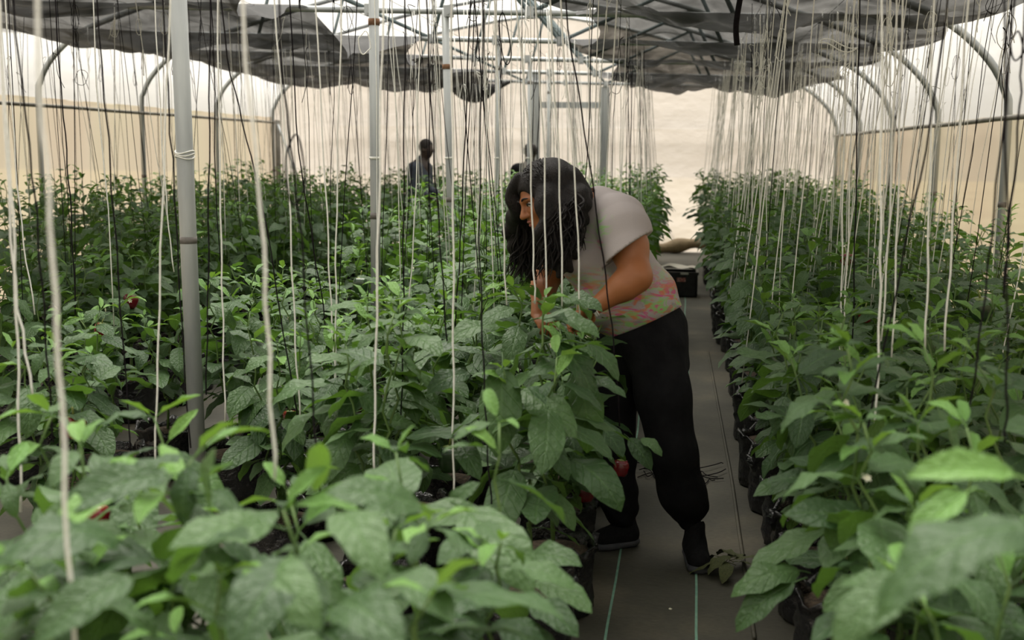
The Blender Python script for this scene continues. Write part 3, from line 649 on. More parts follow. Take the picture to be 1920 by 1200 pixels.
HAND = [  # colour, distance, picture points, label
 ('w', 1.45, [(66, 0), (95, 420), (115, 760), (138, 1215)], 'thick blurred white twine nearest the camera at the far left'),
 ('w', 1.90, [(455, 0), (490, 400), (504, 660), (516, 900)], 'thick blurred white twine falling into the blurred leaves right of the pale post'),
 ('w', 2.70, [(5, 120), (24, 400), (34, 700), (40, 960)], 'white twine at the left edge ending among the bottom left leaves'),
 ('w', 2.75, [(10, 250), (27, 520), (45, 640), (63, 745)], 'white twine at the left edge, slanting off its neighbour'),
 ('w', 4.60, [(22, 200), (40, 420), (66, 590)], 'short slanting white twine at the left edge'),
 ('w', 3.40, [(318, 0), (304, 400), (296, 680), (290, 885)], 'white twine just left of the pale post'),
 ('w', 5.20, [(300, 200), (314, 400), (326, 510)], 'thin white twine touching the pale post from behind'),
 ('w', 4.00, [(408, 0), (414, 400), (418, 600), (422, 790)], 'white twine just right of the pale post'),
 ('w', 4.00, [(515, 0), (541, 350), (552, 600), (564, 800)], 'white twine left of the long black twine with the loop'),
 ('w', 4.30, [(592, 0), (613, 400), (622, 600), (632, 745)], 'left white twine of the crossing pair in the left middle'),
 ('w', 4.30, [(640, 0), (631, 400), (630, 600), (628, 740)], 'right white twine of the crossing pair in the left middle'),
 ('w', 3.20, [(718, 0), (710, 400), (704, 700), (701, 898)], 'white twine hanging beside the rust ringed post'),
 ('w', 5.40, [(786, 100), (778, 400), (766, 585)], 'white twine right of the rust ringed post'),
 ('w', 3.50, [(846, 0), (850, 400), (850, 700), (850, 950)], 'white twine hanging before the third post to the leaves'),
 ('w', 4.30, [(928, 0), (943, 400), (949, 572)], 'white twine left of the hair of the woman'),
 ('w', 4.20, [(968, 0), (992, 250), (1000, 480), (1004, 570)], 'leftmost white twine across the face of the woman'),
 ('w', 4.10, [(1004, 0), (1020, 292), (1024, 591)], 'white twine second from the left over her hair'),
 ('w', 4.10, [(1031, 0), (1048, 310), (1055, 574)], 'white twine third from the left over her hair'),
 ('w', 4.10, [(1050, 0), (1078, 330), (1088, 597)], 'white twine over the edge of her hair and grey shirt'),
 ('b', 4.00, [(1060, 0), (1097, 250), (1130, 480), (1150, 640), (1163, 800)], 'black twine slanting across the grey shirt and arm'),
 ('b', 2.90, [(25, 0), (50, 230), (68, 400), (85, 620), (100, 830)], 'black twine slanting at the left edge before the side wall'),
 ('b', 4.20, [(108, 80), (122, 250), (133, 400), (142, 590)], 'black twine between the left edge and first wall hoop'),
 ('b', 3.60, [(186, 60), (203, 260), (222, 520), (247, 865)], 'black twine left of the pale post with a thick knot'),
 ('b', 3.80, [(394, 0), (392, 300), (390, 560), (386, 740)], 'thick black twine hanging straight right of the pale post'),
 ('b', 3.50, [(314, 160), (326, 330), (338, 560), (356, 840)], 'black twine running down the left side of the pale post'),
 ('b', 4.00, [(420, 60), (455, 230), (497, 413), (557, 782)], 'long black twine slanting right of the pale post'),
 ('b', 2.70, [(525, 60), (545, 270), (565, 450), (588, 770), (602, 930)], 'black twine with a big oval loop right of the pale post'),
 ('b', 4.40, [(556, 230), (578, 400), (605, 570), (632, 770)], 'black twine slanting before the second post'),
 ('b', 3.90, [(760, 0), (757, 350), (756, 600), (752, 800)], 'black twine straight right of the second post'),
 ('b', 3.70, [(800, 0), (812, 260), (825, 450), (838, 640)], 'black twine crossing the worker in the dark jacket'),
 ('b', 3.40, [(905, 60), (899, 400), (905, 640), (912, 800), (922, 965)], 'black twine with a loop at its top left of the woman'),
 ('b', 4.80, [(882, 0), (870, 300), (862, 480), (852, 620)], 'black twine slanting left of the fourth post'),
 ('w', 4.70, [(1588, 0), (1580, 400), (1577, 600), (1573, 722)], 'left white twine of the tight pair at the right middle'),
 ('w', 4.70, [(1602, 0), (1592, 400), (1582, 600), (1576, 690)], 'right white twine of the tight pair at the right middle'),
 ('w', 3.30, [(1655, 0), (1651, 400), (1650, 570), (1641, 810)], 'white twine hanging furthest down at the right middle'),
 ('w', 4.00, [(1682, 0), (1668, 400), (1653, 640)], 'white twine crossing toward the lower hanging one'),
 ('w', 3.90, [(1692, 0), (1683, 400), (1673, 670)], 'white twine right of the crossing one, right bed'),
 ('w', 3.60, [(1750, 0), (1742, 400), (1735, 655)], 'thick white twine in the right bed near the wall hoops'),
 ('w', 3.60, [(1815, 0), (1788, 400), (1770, 658)], 'white twine slanting left in the right bed'),
 ('b', 3.20, [(1760, 130), (1697, 460), (1627, 797), (1600, 905)], 'black twine slanting far left across the right bed'),
 ('b', 2.90, [(1898, 60), (1863, 400), (1843, 583), (1815, 790)], 'black twine slanting down beside the nearest right wall hoop'),
 ('b', 2.60, [(1885, 0), (1888, 400), (1888, 700), (1885, 830)], 'straight black twine at the right edge'),
 ('b', 4.60, [(1612, 0), (1604, 400), (1598, 665)], 'black twine among the white ones in the right bed'),
 ('b', 3.00, [(1918, 60), (1912, 200), (1893, 420), (1880, 560)], 'black twine with a loop at the right edge')]
for i, (c, Y, pp, lab) in enumerate(HAND):
    pts = [at(x, y, Y) for x, y in pp]
    if True:           # carry it on up to the overhead wire
        d = pts[0]-pts[1]; top = lean(pts[0][0], WIRE_H)
        if d[2] > 0 and pts[0][2] < top:
            pts = [pts[0] + np.array([d[0]*0.3/d[2]*(top-pts[0][2]), 0, top-pts[0][2]])] + pts
    pts = catmull(pts, 5)
    pts = [p + np.array([0.0025*math.sin(k*1.7+i), 0.002*math.cos(k*1.3), 0]) for k, p in enumerate(pts)]
    string(pts, 'wstring' if c == 'w' else 'bstring', lab, None, 0.0030 if c == 'w' else 0.0027, 0, i)
def hand_loop(x0, y0, x1, y1, w, Y, m, label):
    b = MB(); A = at(x0, y0, Y); B = at(x1, y1, Y); W_ = w*Y/F_PX; pts = []
    for k in range(26):
        t = k/25*2*math.pi; q = (1-math.cos(t))/2
        pts.append(A*(1-q)+B*q + np.array([W_*math.sin(t)*(0.8+0.3*q), 0.01*math.sin(t), 0.008*math.sin(3*t)]))
    b.tube(pts, 0.0023, 5); tag(b.build('twine_loop', MAT[m]), label, 'twine')
hand_loop(551, 254, 556, 382, 17, 2.7, 'bstring', 'big oval loop of black twine right of the pale post')
hand_loop(940, 25, 953, 120, 9, 4.2, 'bstring', 'long black twine loop at the top centre')
hand_loop(1904, 62, 1910, 110, 14, 3.0, 'bstring', 'round black twine loop at the top right edge')
hand_loop(682, 60, 685, 100, 11, 4.5, 'wstring', 'small white twine loop left of the rust ringed post')
hand_loop(1540, 75, 1600, 95, 20, 4.6, 'wstring', 'white twine loop arching under the right net')
cnt = {}; cand = []
rs = random.Random(77)
for k, (yo, x, y, nm, n, rx) in enumerate(spots):
    right = rx > 0
    for j in range(3):
        if yo < 5.0: continue
        if rs.random() > (0.72 if right else 0.55 if rx > -2 else 0.40): continue
        if right: white = rs.random() < (0.90 if rx < 1.3 else 0.45)
        else: white = rs.random() < (0.55 if rx > -2.2 else 0.4)
        tx, ty = rx+rs.uniform(-.07, .07), y+rs.uniform(-.2, .2); tz = lean(tx, WIRE_H)
        bx, by, bz = x+rs.uniform(-.12, .12)+(-0.10 if right else 0.05), y+rs.uniform(-.1, .1), rs.uniform(0.55, 1.0)
        pts = []; ph = rs.uniform(0, 6); am = rs.choice([0.002, 0.004, 0.012])
        for q in range(8):
            t = q/7; e = am*math.sin(t*9+ph)*math.sin(math.pi*t)
            pts.append((tx+(bx-tx)*t+e, ty+(by-ty)*t, tz+(bz-tz)*t))
        cand.append((y, pts, white, nm, k*3+j))
cand.sort(key=lambda q: q[0])
far = {True: MB(), False: MB()}
for i, (y, pts, white, nm, sd) in enumerate(cand):
    if i < 300-len(HAND)-8:
        c = 'white' if white else 'black'; key = (c, nm); cnt[key] = cnt.get(key, 0)+1
        string(pts, 'wstring' if white else 'bstring', f'{ordinal(cnt[key])} {c} twine from the camera, in the {nm}', f'{c} twines hanging into the {nm}', None, rs.choice([0, 0, 1, 1, 2]) if y > 5.5 else 0, sd)
    else: far[white].tube(pts, 0.0027 if white else 0.0022, 4)
tag(far[True].build('twine_curtain', MAT['wstring']), 'white twines hanging close together in the far half of the house', 'twine', None, 'stuff')
tag(far[False].build('twine_curtain', MAT['bstring']), 'black twines hanging close together in the far half of the house', 'twine', None, 'stuff')

# ------------------------------------------------------------------ people: one smooth-blended surface per body and garment
class Vox:
    def __init__(s, lo, hi, h):
        s.lo = np.array(lo, float); s.h = h; s.n = np.ceil((np.array(hi)-s.lo)/h).astype(int)+1
        s.g = np.full(s.n, 9.0, np.float32)
    def _win(s, lo, hi):
        a = np.maximum(np.floor((np.asarray(lo)-s.lo)/s.h).astype(int), 0); b = np.minimum(np.ceil((np.asarray(hi)-s.lo)/s.h).astype(int)+1, s.n)
        if np.any(b <= a): return None
        sl = tuple(slice(a[i], b[i]) for i in range(3))
        ax = [s.lo[i]+s.h*np.arange(a[i], b[i]) for i in range(3)]
        X, Y, Z = np.meshgrid(*ax, indexing='ij', sparse=True); return sl, X, Y, Z
    def _mix(s, sl, d, k, op):
        a = s.g[sl]; d = d.astype(np.float32)
        if op == 'add':
            h = np.clip(k-np.abs(a-d), 0, None)/k if k > 0 else 0; s.g[sl] = np.minimum(a, d)-(h*h*k*0.25 if k > 0 else 0)
        else:
            d = -d; h = np.clip(k-np.abs(a-d), 0, None)/k if k > 0 else 0; s.g[sl] = np.maximum(a, d)+(h*h*k*0.25 if k > 0 else 0)
    def cone(s, a, b, ra, rb, k=0.03, op='add', flat=None):
        a = np.asarray(a, float); b = np.asarray(b, float); m = max(ra, rb)*(1 if flat is None else max(1, 1/flat[1]))+k+3*s.h
        w = s._win(np.minimum(a, b)-m, np.maximum(a, b)+m)
        if w is None: return
        sl, X, Y, Z = w; d = b-a; L = max(d@d, 1e-9)
        t = np.clip(((X-a[0])*d[0]+(Y-a[1])*d[1]+(Z-a[2])*d[2])/L, 0, 1)
        qx, qy, qz = X-a[0]-t*d[0], Y-a[1]-t*d[1], Z-a[2]-t*d[2]
        if flat is None: r = np.sqrt(qx*qx+qy*qy+qz*qz)
        else:                    # flattened along the given axis
            n = _n(flat[0]); q = qx*n[0]+qy*n[1]+qz*n[2]; e = (1/flat[1])**2-1; r = np.sqrt(qx*qx+qy*qy+qz*qz+q*q*e)
        s._mix(sl, r-(ra+(rb-ra)*t), k, op)
    def chain(s, pts, rs, k=0.03, op='add'):
        for i in range(len(pts)-1): s.cone(pts[i], pts[i+1], rs[i], rs[i+1], k, op)
    def ell(s, c, r, axes=None, k=0.03, op='add'):
        c = np.asarray(c, float); r = np.asarray(r, float); A = np.eye(3) if axes is None else np.array([_n(q) for q in axes]); m = r.max()+k+3*s.h
        w = s._win(c-m, c+m)
        if w is None: return
        sl, X, Y, Z = w; p = [X-c[0], Y-c[1], Z-c[2]]; k0 = 0; k1 = 0
        for i in range(3):
            q = A[i][0]*p[0]+A[i][1]*p[1]+A[i][2]*p[2]; k0 = k0+(q/r[i])**2; k1 = k1+(q/r[i]**2)**2
        k0 = np.sqrt(k0); s._mix(sl, k0*(k0-1)/np.maximum(np.sqrt(k1), 1e-6), k, op)
    def plane(s, c, n, k=0.01):           # cut away the side the normal points to
        n = _n(n); sl, X, Y, Z = s._win(s.lo, s.lo+s.h*(s.n-1))
        d = -((X-c[0])*n[0]+(Y-c[1])*n[1]+(Z-c[2])*n[2]); s._mix(sl, d, k, 'sub')
    def wrinkle(s, fn):
        sl, X, Y, Z = s._win(s.lo, s.lo+s.h*(s.n-1)); near = np.abs(s.g) < 0.05
        s.g = np.where(near, s.g+fn(X, Y, Z), s.g).astype(np.float32)
    def mesh(s, name, m):
        g = s.g; g[0], g[-1] = 9, 9; g[:, 0], g[:, -1] = 9, 9; g[:, :, 0], g[:, :, -1] = 9, 9
        ins = g < 0; c = np.zeros(tuple(q-1 for q in g.shape), np.uint8)
        for dx in (0, 1):
            for dy in (0, 1):
                for dz in (0, 1): c += ins[dx:g.shape[0]-1+dx, dy:g.shape[1]-1+dy, dz:g.shape[2]-1+dz]
        act = np.argwhere((c > 0) & (c < 8)); idx = np.full(c.shape, -1, np.int32); idx[tuple(act.T)] = np.arange(len(act))
        val = np.empty((len(act), 2, 2, 2), np.float32)
        for dx in (0, 1):
            for dy in (0, 1):
                for dz in (0, 1): val[:, dx, dy, dz] = g[act[:, 0]+dx, act[:, 1]+dy, act[:, 2]+dz]
        pos = np.zeros((len(act), 3)); cnt_ = np.zeros(len(act)); cor = [(x, y, z) for x in (0, 1) for y in (0, 1) for z in (0, 1)]
        for ax in range(3):
            for p in cor:
                if p[ax]: continue
                q = list(p); q[ax] = 1; a = val[:, p[0], p[1], p[2]]; b = val[:, q[0], q[1], q[2]]; cr_ = (a < 0) != (b < 0)
                t = np.where(cr_, a/np.where(cr_, a-b, 1), 0); v = np.tile(np.array(p, float), (len(act), 1)); v[:, ax] = t
                pos += v*cr_[:, None]; cnt_ += cr_
        V = s.lo+s.h*(act+pos/cnt_[:, None]); Fs = []
        for ax in range(3):
            o1, o2 = [(1, 2), (2, 0), (0, 1)][ax]; sh = [slice(None)]*3; s1 = list(sh); s2 = list(sh); s1[ax] = slice(0, -1); s2[ax] = slice(1, None)
            e = np.argwhere(ins[tuple(s1)] != ins[tuple(s2)])
            def I(d1, d2):
                q = e.copy(); q[:, o1] -= d1; q[:, o2] -= d2; return idx[tuple(q.T)]
            f = np.stack([I(1, 1), I(0, 1), I(0, 0), I(1, 0)], 1); flip = ~ins[tuple(e.T)]; f[flip] = f[flip][:, ::-1]; Fs.append(f)
        Fq = np.concatenate(Fs)
        me = bpy.data.meshes.new(name); me.from_pydata(V.tolist(), [], Fq.tolist()); me.shade_smooth(); me.materials.append(m); return me

MAT['skin'] = noise_mat('brown_skin', [(0.3, (0.26, 0.092, 0.032)), (0.7, (0.35, 0.132, 0.05))], 5, 0.5, 0.04, 150, spec=0.4)
MAT['skin_dark'] = noise_mat('dark_skin', [(0.3, (0.035, 0.02, 0.014)), (0.7, (0.055, 0.032, 0.024))], 5, 0.5, 0)
MAT['hair'] = noise_mat('black_hair', [(0.35, (0.006, 0.005, 0.005)), (0.7, (0.015, 0.011, 0.010))], 30, 0.5, 0.6, 120, stretch=(3, 3, 0.35), spec=0.25)
MAT['blackcloth'] = noise_mat('black_cotton', [(0.3, (0.006, 0.006, 0.007)), (0.7, (0.012, 0.012, 0.013))], 12, 0.95, 0.25, 40, spec=0.12)
MAT['knit'] = noise_mat('black_knit', [(0.3, (0.008, 0.008, 0.009)), (0.7, (0.016, 0.016, 0.017))], 90, 0.9, 0.3, 300, spec=0.15)
MAT['sole'] = noise_mat('dark_grey_sole', [(0.3, (0.05, 0.052, 0.062)), (0.7, (0.085, 0.088, 0.10))], 20, 0.6, 0.1)
MAT['jacket'] = noise_mat('dark_blue_jacket', [(0.3, (0.022, 0.028, 0.042)), (0.7, (0.05, 0.06, 0.085))], 9, 0.8, 0.2)
MAT['eye'] = noise_mat('eye', [(0.3, (0.5, 0.45, 0.4)), (0.7, (0.55, 0.5, 0.45))], 5, 0.2, 0)
MAT['lash'] = noise_mat('lash', [(0.3, (0.01, 0.007, 0.006)), (0.7, (0.016, 0.012, 0.01))], 5, 0.7, 0)
MAT['lip'] = noise_mat('lip', [(0.3, (0.26, 0.07, 0.055)), (0.7, (0.32, 0.10, 0.08))], 20, 0.35, 0)
MAT['blackgloss'] = noise_mat('black_plastic', [(0.3, (0.012, 0.012, 0.014)), (0.7, (0.03, 0.03, 0.034))], 20, 0.35, 0)
MAT['pale'] = noise_mat('pale_plastic', [(0.3, (0.6, 0.58, 0.54)), (0.7, (0.7, 0.68, 0.64))], 20, 0.5, 0)
def shirt_mat():
    """pale grey jersey with green, pink and orange tie-dye strokes, strongest low on the shirt"""
    m, t, p, o = mat('tie_dye_jersey'); c = t.nodes.new('ShaderNodeTexCoord'); sp = t.nodes.new('ShaderNodeSeparateXYZ'); t.links.new(c.outputs['Object'], sp.inputs[0])
    def mask(scale, lo, hi, off, st):
        mp = N(t, 'ShaderNodeMapping'); mp.inputs['Location'].default_value = off; mp.inputs['Scale'].default_value = st; mp.inputs['Rotation'].default_value = (0, 0.6, 0); t.links.new(c.outputs['Object'], mp.inputs[0])
        n = N(t, 'ShaderNodeTexNoise', Scale=scale, Detail=3, Distortion=2.0); t.links.new(mp.outputs[0], n.inputs['Vector'])
        r = N(t, 'ShaderNodeMapRange'); r.inputs[1].default_value = lo; r.inputs[2].default_value = hi; t.links.new(n.outputs['Fac'], r.inputs[0]); return r.outputs[0]
    low = N(t, 'ShaderNodeMapRange'); low.inputs[1].default_value = 1.22; low.inputs[2].default_value = 1.10; low.inputs[3].default_value = 0.0; low.inputs[4].default_value = 1.0; t.links.new(sp.outputs['Z'], low.inputs[0])
    # two patches on the chest: spheres about points on the cloth
    def ball(ctr, r):
        v = N(t, 'ShaderNodeVectorMath'); v.operation = 'DISTANCE'; t.links.new(c.outputs['Object'], v.inputs[0]); v.inputs[1].default_value = ctr
        q = N(t, 'ShaderNodeMapRange'); q.inputs[1].default_value = r; q.inputs[2].default_value = r*0.4; t.links.new(v.outputs['Value'], q.inputs[0]); return q.outputs[0]
    def M(op, a, b):
        n = t.nodes.new('ShaderNodeMath'); n.operation = op
        for i, q in enumerate((a, b)):
            if isinstance(q, (int, float)): n.inputs[i].default_value = q
            else: t.links.new(q, n.inputs[i])
        return n.outputs[0]
    base = None
    greenw = M('MAXIMUM', low.outputs[0], M('MULTIPLY', M('MAXIMUM', ball(SH_G1, 0.085), ball(SH_G2, 0.06)), 1.0))
    pinkw = M('MAXIMUM', low.outputs[0], M('MAXIMUM', ball(SH_P1, 0.08), ball(SH_P2, 0.05)))
    prev = None
    for (col_, msk, wgt) in (((0.22, 0.45, 0.13), mask(9, 0.46, 0.58, (0, 0, 0), (0.8, 1, 2.4)), greenw), ((0.52, 0.07, 0.22), mask(12, 0.53, 0.62, (3.1, 0, 1), (0.8, 1, 2.2)), pinkw),
                             ((0.52, 0.17, 0.08), mask(9, 0.53, 0.63, (7.7, 2, 3), (0.8, 1, 2.4)), low.outputs[0]), ((0.24, 0.23, 0.24), mask(8, 0.56, 0.66, (1.7, 5, 3), (1, 1, 2.0)), low.outputs[0])):
        mx = N(t, 'ShaderNodeMix', data_type='RGBA'); t.links.new(M('MULTIPLY', M('MULTIPLY', msk, wgt), 0.85), mx.inputs[0])
        if prev is None: mx.inputs[6].default_value = (0.36, 0.325, 0.32, 1)
        else: t.links.new(prev, mx.inputs[6])
        mx.inputs[7].default_value = (*col_, 1); prev = mx.outputs[2]
    t.links.new(prev, p.inputs['Base Color']); p.inputs['Roughness'].default_value = 0.9; p.inputs['Specular IOR Level'].default_value = 0.15
    n = N(t, 'ShaderNodeTexNoise', Scale=220, Detail=2); t.links.new(c.outputs['Object'], n.inputs['Vector']); b = N(t, 'ShaderNodeBump', Strength=0.15, Distance=0.003); t.links.new(n.outputs['Fac'], b.inputs['Height']); t.links.new(b.outputs[0], p.inputs['Normal'])
    return m
SH_G1, SH_G2, SH_P1, SH_P2 = (at(1132, 430, 4.50), at(1105, 440, 4.52), at(1130, 535, 4.50), at(1128, 462, 4.50))
_rl = gnd(1230, 1040); SH_G1, SH_G2, SH_P1, SH_P2 = [tuple(q-np.array([_rl[0], _rl[1], 0])) for q in (SH_G1, SH_G2, SH_P1, SH_P2)]
MAT['shirt'] = shirt_mat()

# ---- the woman bending over the plants
def woman():
    root = empty('person', (0.0, 0.0, 0.0)); base = gnd(1230, 1040); root.location = (base[0], base[1], 0)
    tag(root, 'woman in grey tie-dye shirt and black joggers bending over the plants beside the aisle', 'person')
    RL = Vector(root.location)
    def put(me, name, label=None):
        me.transform(Matrix.Translation(-RL)); o = new_obj(name, me, root)
        if label: o['label'] = label
        return o
    P = lambda x, y, Y: at(x, y, Y)
    # head frame
    f = _n([-0.80, -0.50, -0.40]); u0 = np.array([-0.40, 0.0, 0.92]); u = _n(u0-f*(u0@f)); l = np.cross(u, f); HC = P(1021, 376, 4.60)
    hd = lambda a, b, c: HC+f*a+l*b+u*c
    ax = (f, l, u)
    neck0 = P(1108, 392, 4.66); pel = P(1200, 612, 4.75); lum = P(1195, 555, 4.75); che = P(1150, 450, 4.71); uch = P(1138, 405, 4.70)
    shL, shR = P(1166, 408, 4.57), P(1092, 430, 4.84)
    elL, wrL = P(1193, 519, 4.44), P(1112, 578, 4.40)
    elR, wrR = P(1022, 528, 4.88), P(1008, 588, 4.74)
    hipL, hipR = P(1228, 650, 4.68), P(1165, 655, 4.80)
    knL, knR = P(1258, 800, 4.60), P(1158, 800, 4.80)
    heelL = gnd(1300, 1042); toeL = gnd(1313, 1078); heelR = gnd(1184, 1022); toeR = gnd(1112, 1030)
    anL = np.array([heelL[0], heelL[1]-0.03, 0.085]); anR = np.array([heelR[0]-0.02, heelR[1], 0.085])
    B = Vox((-0.75, 4.15, -0.02), (0.30, 5.10, 1.72), 0.0045)
    # skull and face
    B.ell(hd(-0.012, 0, 0.028), (0.096, 0.074, 0.094), ax, 0.02); B.ell(hd(0.022, 0, -0.035), (0.072, 0.062, 0.082), ax, 0.03); B.cone(hd(0.070, -0.008, -0.098), hd(0.070, 0.008, -0.098), 0.020, 0.020, 0.03)
    B.cone(hd(0.020, 0.05, -0.06), hd(0.06, 0.02, -0.095), 0.018, 0.018, 0.03); B.cone(hd(0.020, -0.05, -0.06), hd(0.06, -0.02, -0.095), 0.018, 0.018, 0.03)
    for sd in (-1, 1):
        B.ell(hd(0.058, 0.040*sd, -0.018), (0.026, 0.022, 0.022), ax, 0.025); B.cone(hd(0.084, 0.012*sd, 0.030), hd(0.072, 0.046*sd, 0.030), 0.009, 0.008, 0.02)
        B.ell(hd(0.090, 0.032*sd, 0.012), (0.014, 0.017, 0.010), ax, 0.015, 'sub'); B.ell(hd(0.098, 0.012*sd, -0.026), (0.011, 0.009, 0.008), ax, 0.008)
        B.ell(hd(-0.008, 0.074*sd, -0.005), (0.020, 0.010, 0.030), ax, 0.008)
    B.cone(hd(0.088, 0, 0.018), hd(0.112, 0, -0.022), 0.007, 0.012, 0.012)
    B.cone(hd(0.088, -0.014, -0.050), hd(0.088, 0.014, -0.050), 0.008, 0.008, 0.01); B.cone(hd(0.086, -0.012, -0.063), hd(0.086, 0.012, -0.063), 0.009, 0.009, 0.01)
    # neck, trunk
    B.cone(hd(-0.035, 0, -0.055), neck0, 0.050, 0.056, 0.03); B.cone(neck0, uch, 0.056, 0.07, 0.04)
    B.chain([uch, che, lum, pel], [0.08, 0.10, 0.10, 0.11], 0.05); B.cone(shL, shR, 0.045, 0.045, 0.04)
    # arms
    B.chain([shL, shL*0.5+elL*0.5, elL], [0.072, 0.071, 0.056], 0.03); B.chain([elL, elL*0.7+wrL*0.3, wrL], [0.056, 0.053, 0.029], 0.03)
    B.chain([shR, shR*0.5+elR*0.5, elR], [0.070, 0.066, 0.052], 0.03); B.chain([elR, elR*0.7+wrR*0.3, wrR], [0.052, 0.048, 0.028], 0.03)
    # hands: palm, four unequal curled fingers, a thumb from the side of the palm
    def hand(w, tgt, nrm_, thumb_side):
        d = _n(tgt-w); n = _n(nrm_-d*(nrm_@d)); s_ = np.cross(d, n)*thumb_side
        pc = w+d*0.048; B.cone(w+d*0.02, w+d*0.075, 0.030, 0.036, 0.015, flat=(n, 0.42))
        for j, (o_, L) in enumerate(((0.028, 0.068), (0.0095, 0.076), (-0.0095, 0.070), (-0.027, 0.056))):
            a = w+d*(0.084-abs(o_-0.008)*0.25)+s_*o_; p1 = a+(d*0.90-n*0.42)*L*0.45; p2 = p1+(d*0.5-n*0.85)*L*0.32; p3 = p2+(-d*0.15-n*0.98)*L*0.25
            B.chain([a-d*0.02, a, p1, p2, p3], [0.0095, 0.0095, 0.0088, 0.0082, 0.007], 0.004)
        a = w+d*0.028+s_*0.026; p1 = a+(d*0.55+s_*0.75-n*0.25)*0.036; p2 = p1+(d*0.80+s_*0.15-n*0.55)*0.030; p3 = p2+(d*0.6-s_*0.25-n*0.7)*0.022
        B.chain([a, p1, p2, p3], [0.014, 0.0115, 0.0098, 0.008], 0.006)
    hand(wrL, P(1072, 600, 4.44), np.array([0.2, 0.3, 1.0]), 1); hand(wrR, P(1030, 612, 4.62), np.array([-0.3, 0.2, 1.0]), -1)
    # legs and feet under the clothes
    B.cone(pel, hipL, 0.10, 0.075, 0.04); B.cone(pel, hipR, 0.10, 0.075, 0.04)
    B.chain([hipL, knL, anL+np.array([0, 0, 0.02])], [0.075, 0.048, 0.036], 0.02); B.chain([hipR, knR, anR+np.array([0, 0, 0.02])], [0.075, 0.045, 0.036], 0.02)
    for an, he, to in ((anL, heelL, toeL), (anR, heelR, toeR)):
        z = np.array([0, 0, 0.032]); d = _n(to-he); B.cone(an, he+z+d*0.03, 0.034, 0.03, 0.02); B.cone(an-np.array([0, 0, 0.02]), to+z-d*0.04, 0.034, 0.022, 0.02)
    put(B.mesh('body', MAT['skin']), 'body')
    # face pieces
    for sd in (-1, 1):
        b = MB(); c = hd(0.0715, 0.032*sd, 0.011)
        b.lathe([(0.0125*math.sin(a), 0.0125*math.cos(a)) for a in np.linspace(0.01, math.pi-0.01, 9)], 12); b.v = [tuple(np.array(v)+c) for v in b.v]; put(b.mesh('eye', MAT['eye']), 'eye')
        b = MB(); b.tube(catmull([hd(0.081, 0.018*sd, 0.010), hd(0.0845, 0.030*sd, 0.0165), hd(0.075, 0.047*sd, 0.008)], 4), [0.0035]*9, 5); put(b.mesh('eyelashes', MAT['lash']), 'eyelashes')
        b = MB(); b.tube(catmull([hd(0.094, 0.012*sd, 0.034), hd(0.0915, 0.030*sd, 0.041), hd(0.074, 0.052*sd, 0.033)], 4), [0.002, 0.003, 0.004, 0.004, 0.004, 0.004, 0.003, 0.002, 0.001], 5); put(b.mesh('eyebrow', MAT['lash']), 'eyebrow')
    b = MB(); b.tube(catmull([hd(0.083, -0.022, -0.057), hd(0.0975, -0.008, -0.0495), hd(0.0975, 0.008, -0.0495), hd(0.083, 0.022, -0.057)], 4), [0.002, 0.003, 0.0045, 0.005, 0.0055, 0.0055, 0.005, 0.0055, 0.0055, 0.005, 0.0045, 0.003, 0.002], 6)
    b.tube(catmull([hd(0.083, -0.020, -0.058), hd(0.095, -0.008, -0.0645), hd(0.095, 0.008, -0.0645), hd(0.083, 0.020, -0.058)], 4), [0.002, 0.004, 0.005, 0.006, 0.006, 0.006, 0.006, 0.006, 0.006, 0.006, 0.005, 0.004, 0.002], 6); put(b.mesh('lips', MAT['lip']), 'lips')
    # shirt
    T = Vox((-0.75, 4.2, 0.75), (0.30, 5.15, 1.62), 0.0055)
    T.cone(shL+np.array([0, 0.03, 0.005]), shR, 0.082, 0.08, 0.06); T.cone(uch, neck0*0.55+uch*0.45+np.array([0,0,0.01]), 0.105, 0.088, 0.06)
    T.ell(P(1140, 435, 4.71), (0.135, 0.175, 0.15), None, 0.06); T.ell(P(1096, 486, 4.66), (0.105, 0.150, 0.100), None, 0.07)
    T.ell(P(1152, 515, 4.73), (0.175, 0.19, 0.16), None, 0.06); T.ell(P(1190, 570, 4.75), (0.168, 0.195, 0.17), None, 0.05); T.ell(P(1130, 575, 4.70), (0.10, 0.15, 0.10), None, 0.06)
    T.cone(P(1228, 545, 4.75), P(1248, 590, 4.75), 0.085, 0.075, 0.05)
    hemL = P(1185, 462, 4.50)
    T.chain([shL, P(1172, 432, 4.53), P(1186, 485, 4.46)], [0.090, 0.100, 0.106], 0.03); T.chain([shR, P(1060, 465, 4.86), P(1040, 495, 4.87)], [0.088, 0.092, 0.095], 0.03)
    def folds(X, Y, Z):
        a = (X*0.55+Z)*1.0
        w1 = np.sin(46*(Z+0.35*X+0.2*Y)+4*np.sin(6*X+5*Y))*np.clip((1.18-Z)/0.2, 0, 1)*np.clip((Z-0.93)/0.1, 0.2, 1)
        w2 = np.sin(38*(X*0.7-Z*0.5)+5*np.sin(5*Z+4*Y))
        return 0.0062*w1+0.0045*w2
    T.wrinkle(folds)
    # open hem, sleeve ends and neck
    hc = P(1200, 612, 4.60); hn = np.array([0.42, -0.05, -0.90])
    sl = T._win(T.lo, T.lo+T.h*(T.n-1)); _, X, Y, Z = sl
    nh = _n(hn); dh = (X-hc[0])*nh[0]+(Y-hc[1])*nh[1]+(Z-hc[2])*nh[2]
    T.g = np.maximum(T.g, dh).astype(np.float32)
